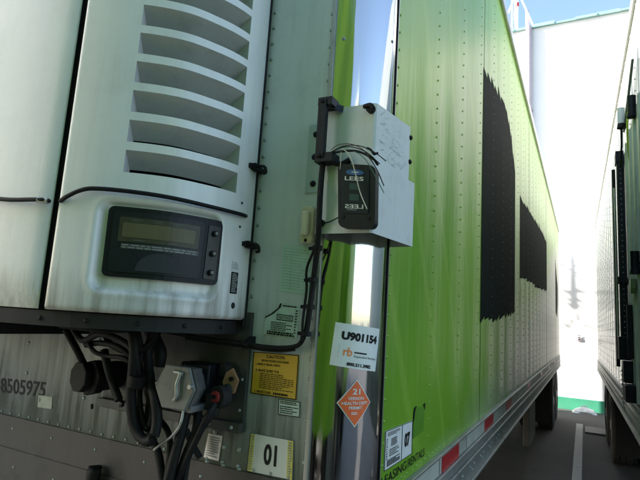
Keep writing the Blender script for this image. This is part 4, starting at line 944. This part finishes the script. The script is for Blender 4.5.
mb = MB(); RB(mb, .30, .36, 1.60, 2.0, .01, .045); obj('guide_channel', mb, 'blackpl', T2, bevel=.004)
mb = MB()
for k in range(9): mb.tube([RP(.07, .62, 1.50-k*.035), RP(.055, .62, 1.485-k*.035)], .010, 6, n=1)
mb.tube([RP(.0625, .62, 1.52), RP(.0625, .62, 1.19)], .004, 5, n=1)
obj('chain', mb, 'alu', T2)
def canister(u, z, h, r, d, mats, nm, lab=None, base=.3):
    mb = MB(); c_ = RP(d, u, z)
    mb.cyl(c_, c_+Vector((0, 0, h)), r, 16, 0); mb.cyl(c_+Vector((0, 0, -h*base)), c_, r*1.25, 16, 1, r*1.05); mb.cyl(c_+Vector((0, 0, h)), c_+Vector((0, 0, h*1.06)), r*1.05, 16, 0)
    RB(mb, u-.015, u+.015, z+h*.3, z+h*.45, 0, d, 1); return obj(nm, mb, mats, T2, label=lab)
canister(.20, 3.39, .12, .026, .055, ['white', 'ink'], 'side_lamp', 'white cylinder lamp with black base')
canister(-.32, 3.27, .11, .026, .030, ['blackpl', 'ink'], 'side_lamp', 'black cylinder lamp high on the side')
canister(-.30, 2.20, .11, .026, .038, ['blackpl', 'ink'], 'side_lamp', 'black cylinder lamp low on the side')
mb = MB(); mb.tube([RP(.055, .20, 3.36), RP(.055, .22, 3.22), RP(.03, .72, 3.2)], .008, 8, n=1); obj('lamp_stem', mb, 'ink', T2)
mb = MB(); mb.prism([RP(.012, -.38, 3.63), RP(.012, -.34, 3.64), RP(.022, .34, 3.37), RP(.022, .24, 3.36)], (-.016, 0, 0)); obj('brace', mb, 'alu_dark', T2)
mb = MB(); mb.tube([RP(.020, .05, 3.42), RP(.028, .05, 3.30), RP(.024, .08, 3.15), RP(.010, .12, 3.05)], .008, 6); obj('tie_strap', mb, 'yellowgreen', T2)
mb = MB(); cc_ = RP(.035, -.05, 2.13)
for k in range(7): a = math.radians(-60+k*20); mb.box((cc_.x-.012, cc_.y+.01*k, cc_.z-.07*math.cos(a)), (cc_.x+.022, cc_.y+.01*k+.0105, cc_.z+.03))
obj('reflector', mb, plain('smoky_green_plastic', (.16, .22, .10), .3), T2)
# unseen trailers added to shade the front wall and show in the polished corner
T3, _ = box_trailer(-5.9, -3.3, -1.6, 8.5, 0, 'lime green trailer added to shade the front wall, outside the picture on the left', 'wrap', 'mint', rivets=False)
T4, _ = box_trailer(-1.55, 1.05, -13.5, -1.75, 0, 'lime green trailer added for shade and corner reflections, outside the picture behind the photographer', 'wrap', 'mint', rivets=False)
T5, _ = box_trailer(2.9, 5.5, -14.5, -2.2, 0, 'lime green trailer added for corner reflections, outside the picture, behind the photographer on the right', 'wrap', 'mint', rivets=False)
for t_, x0_, x1_, yy in ((T3, -5.9, -3.3, (6.4, 7.6)), (T4, -1.55, 1.05, (-4.6, -3.4)), (T5, 2.9, 5.5, (-4.6, -3.4))): axles(t_, x0_, x1_, yy)
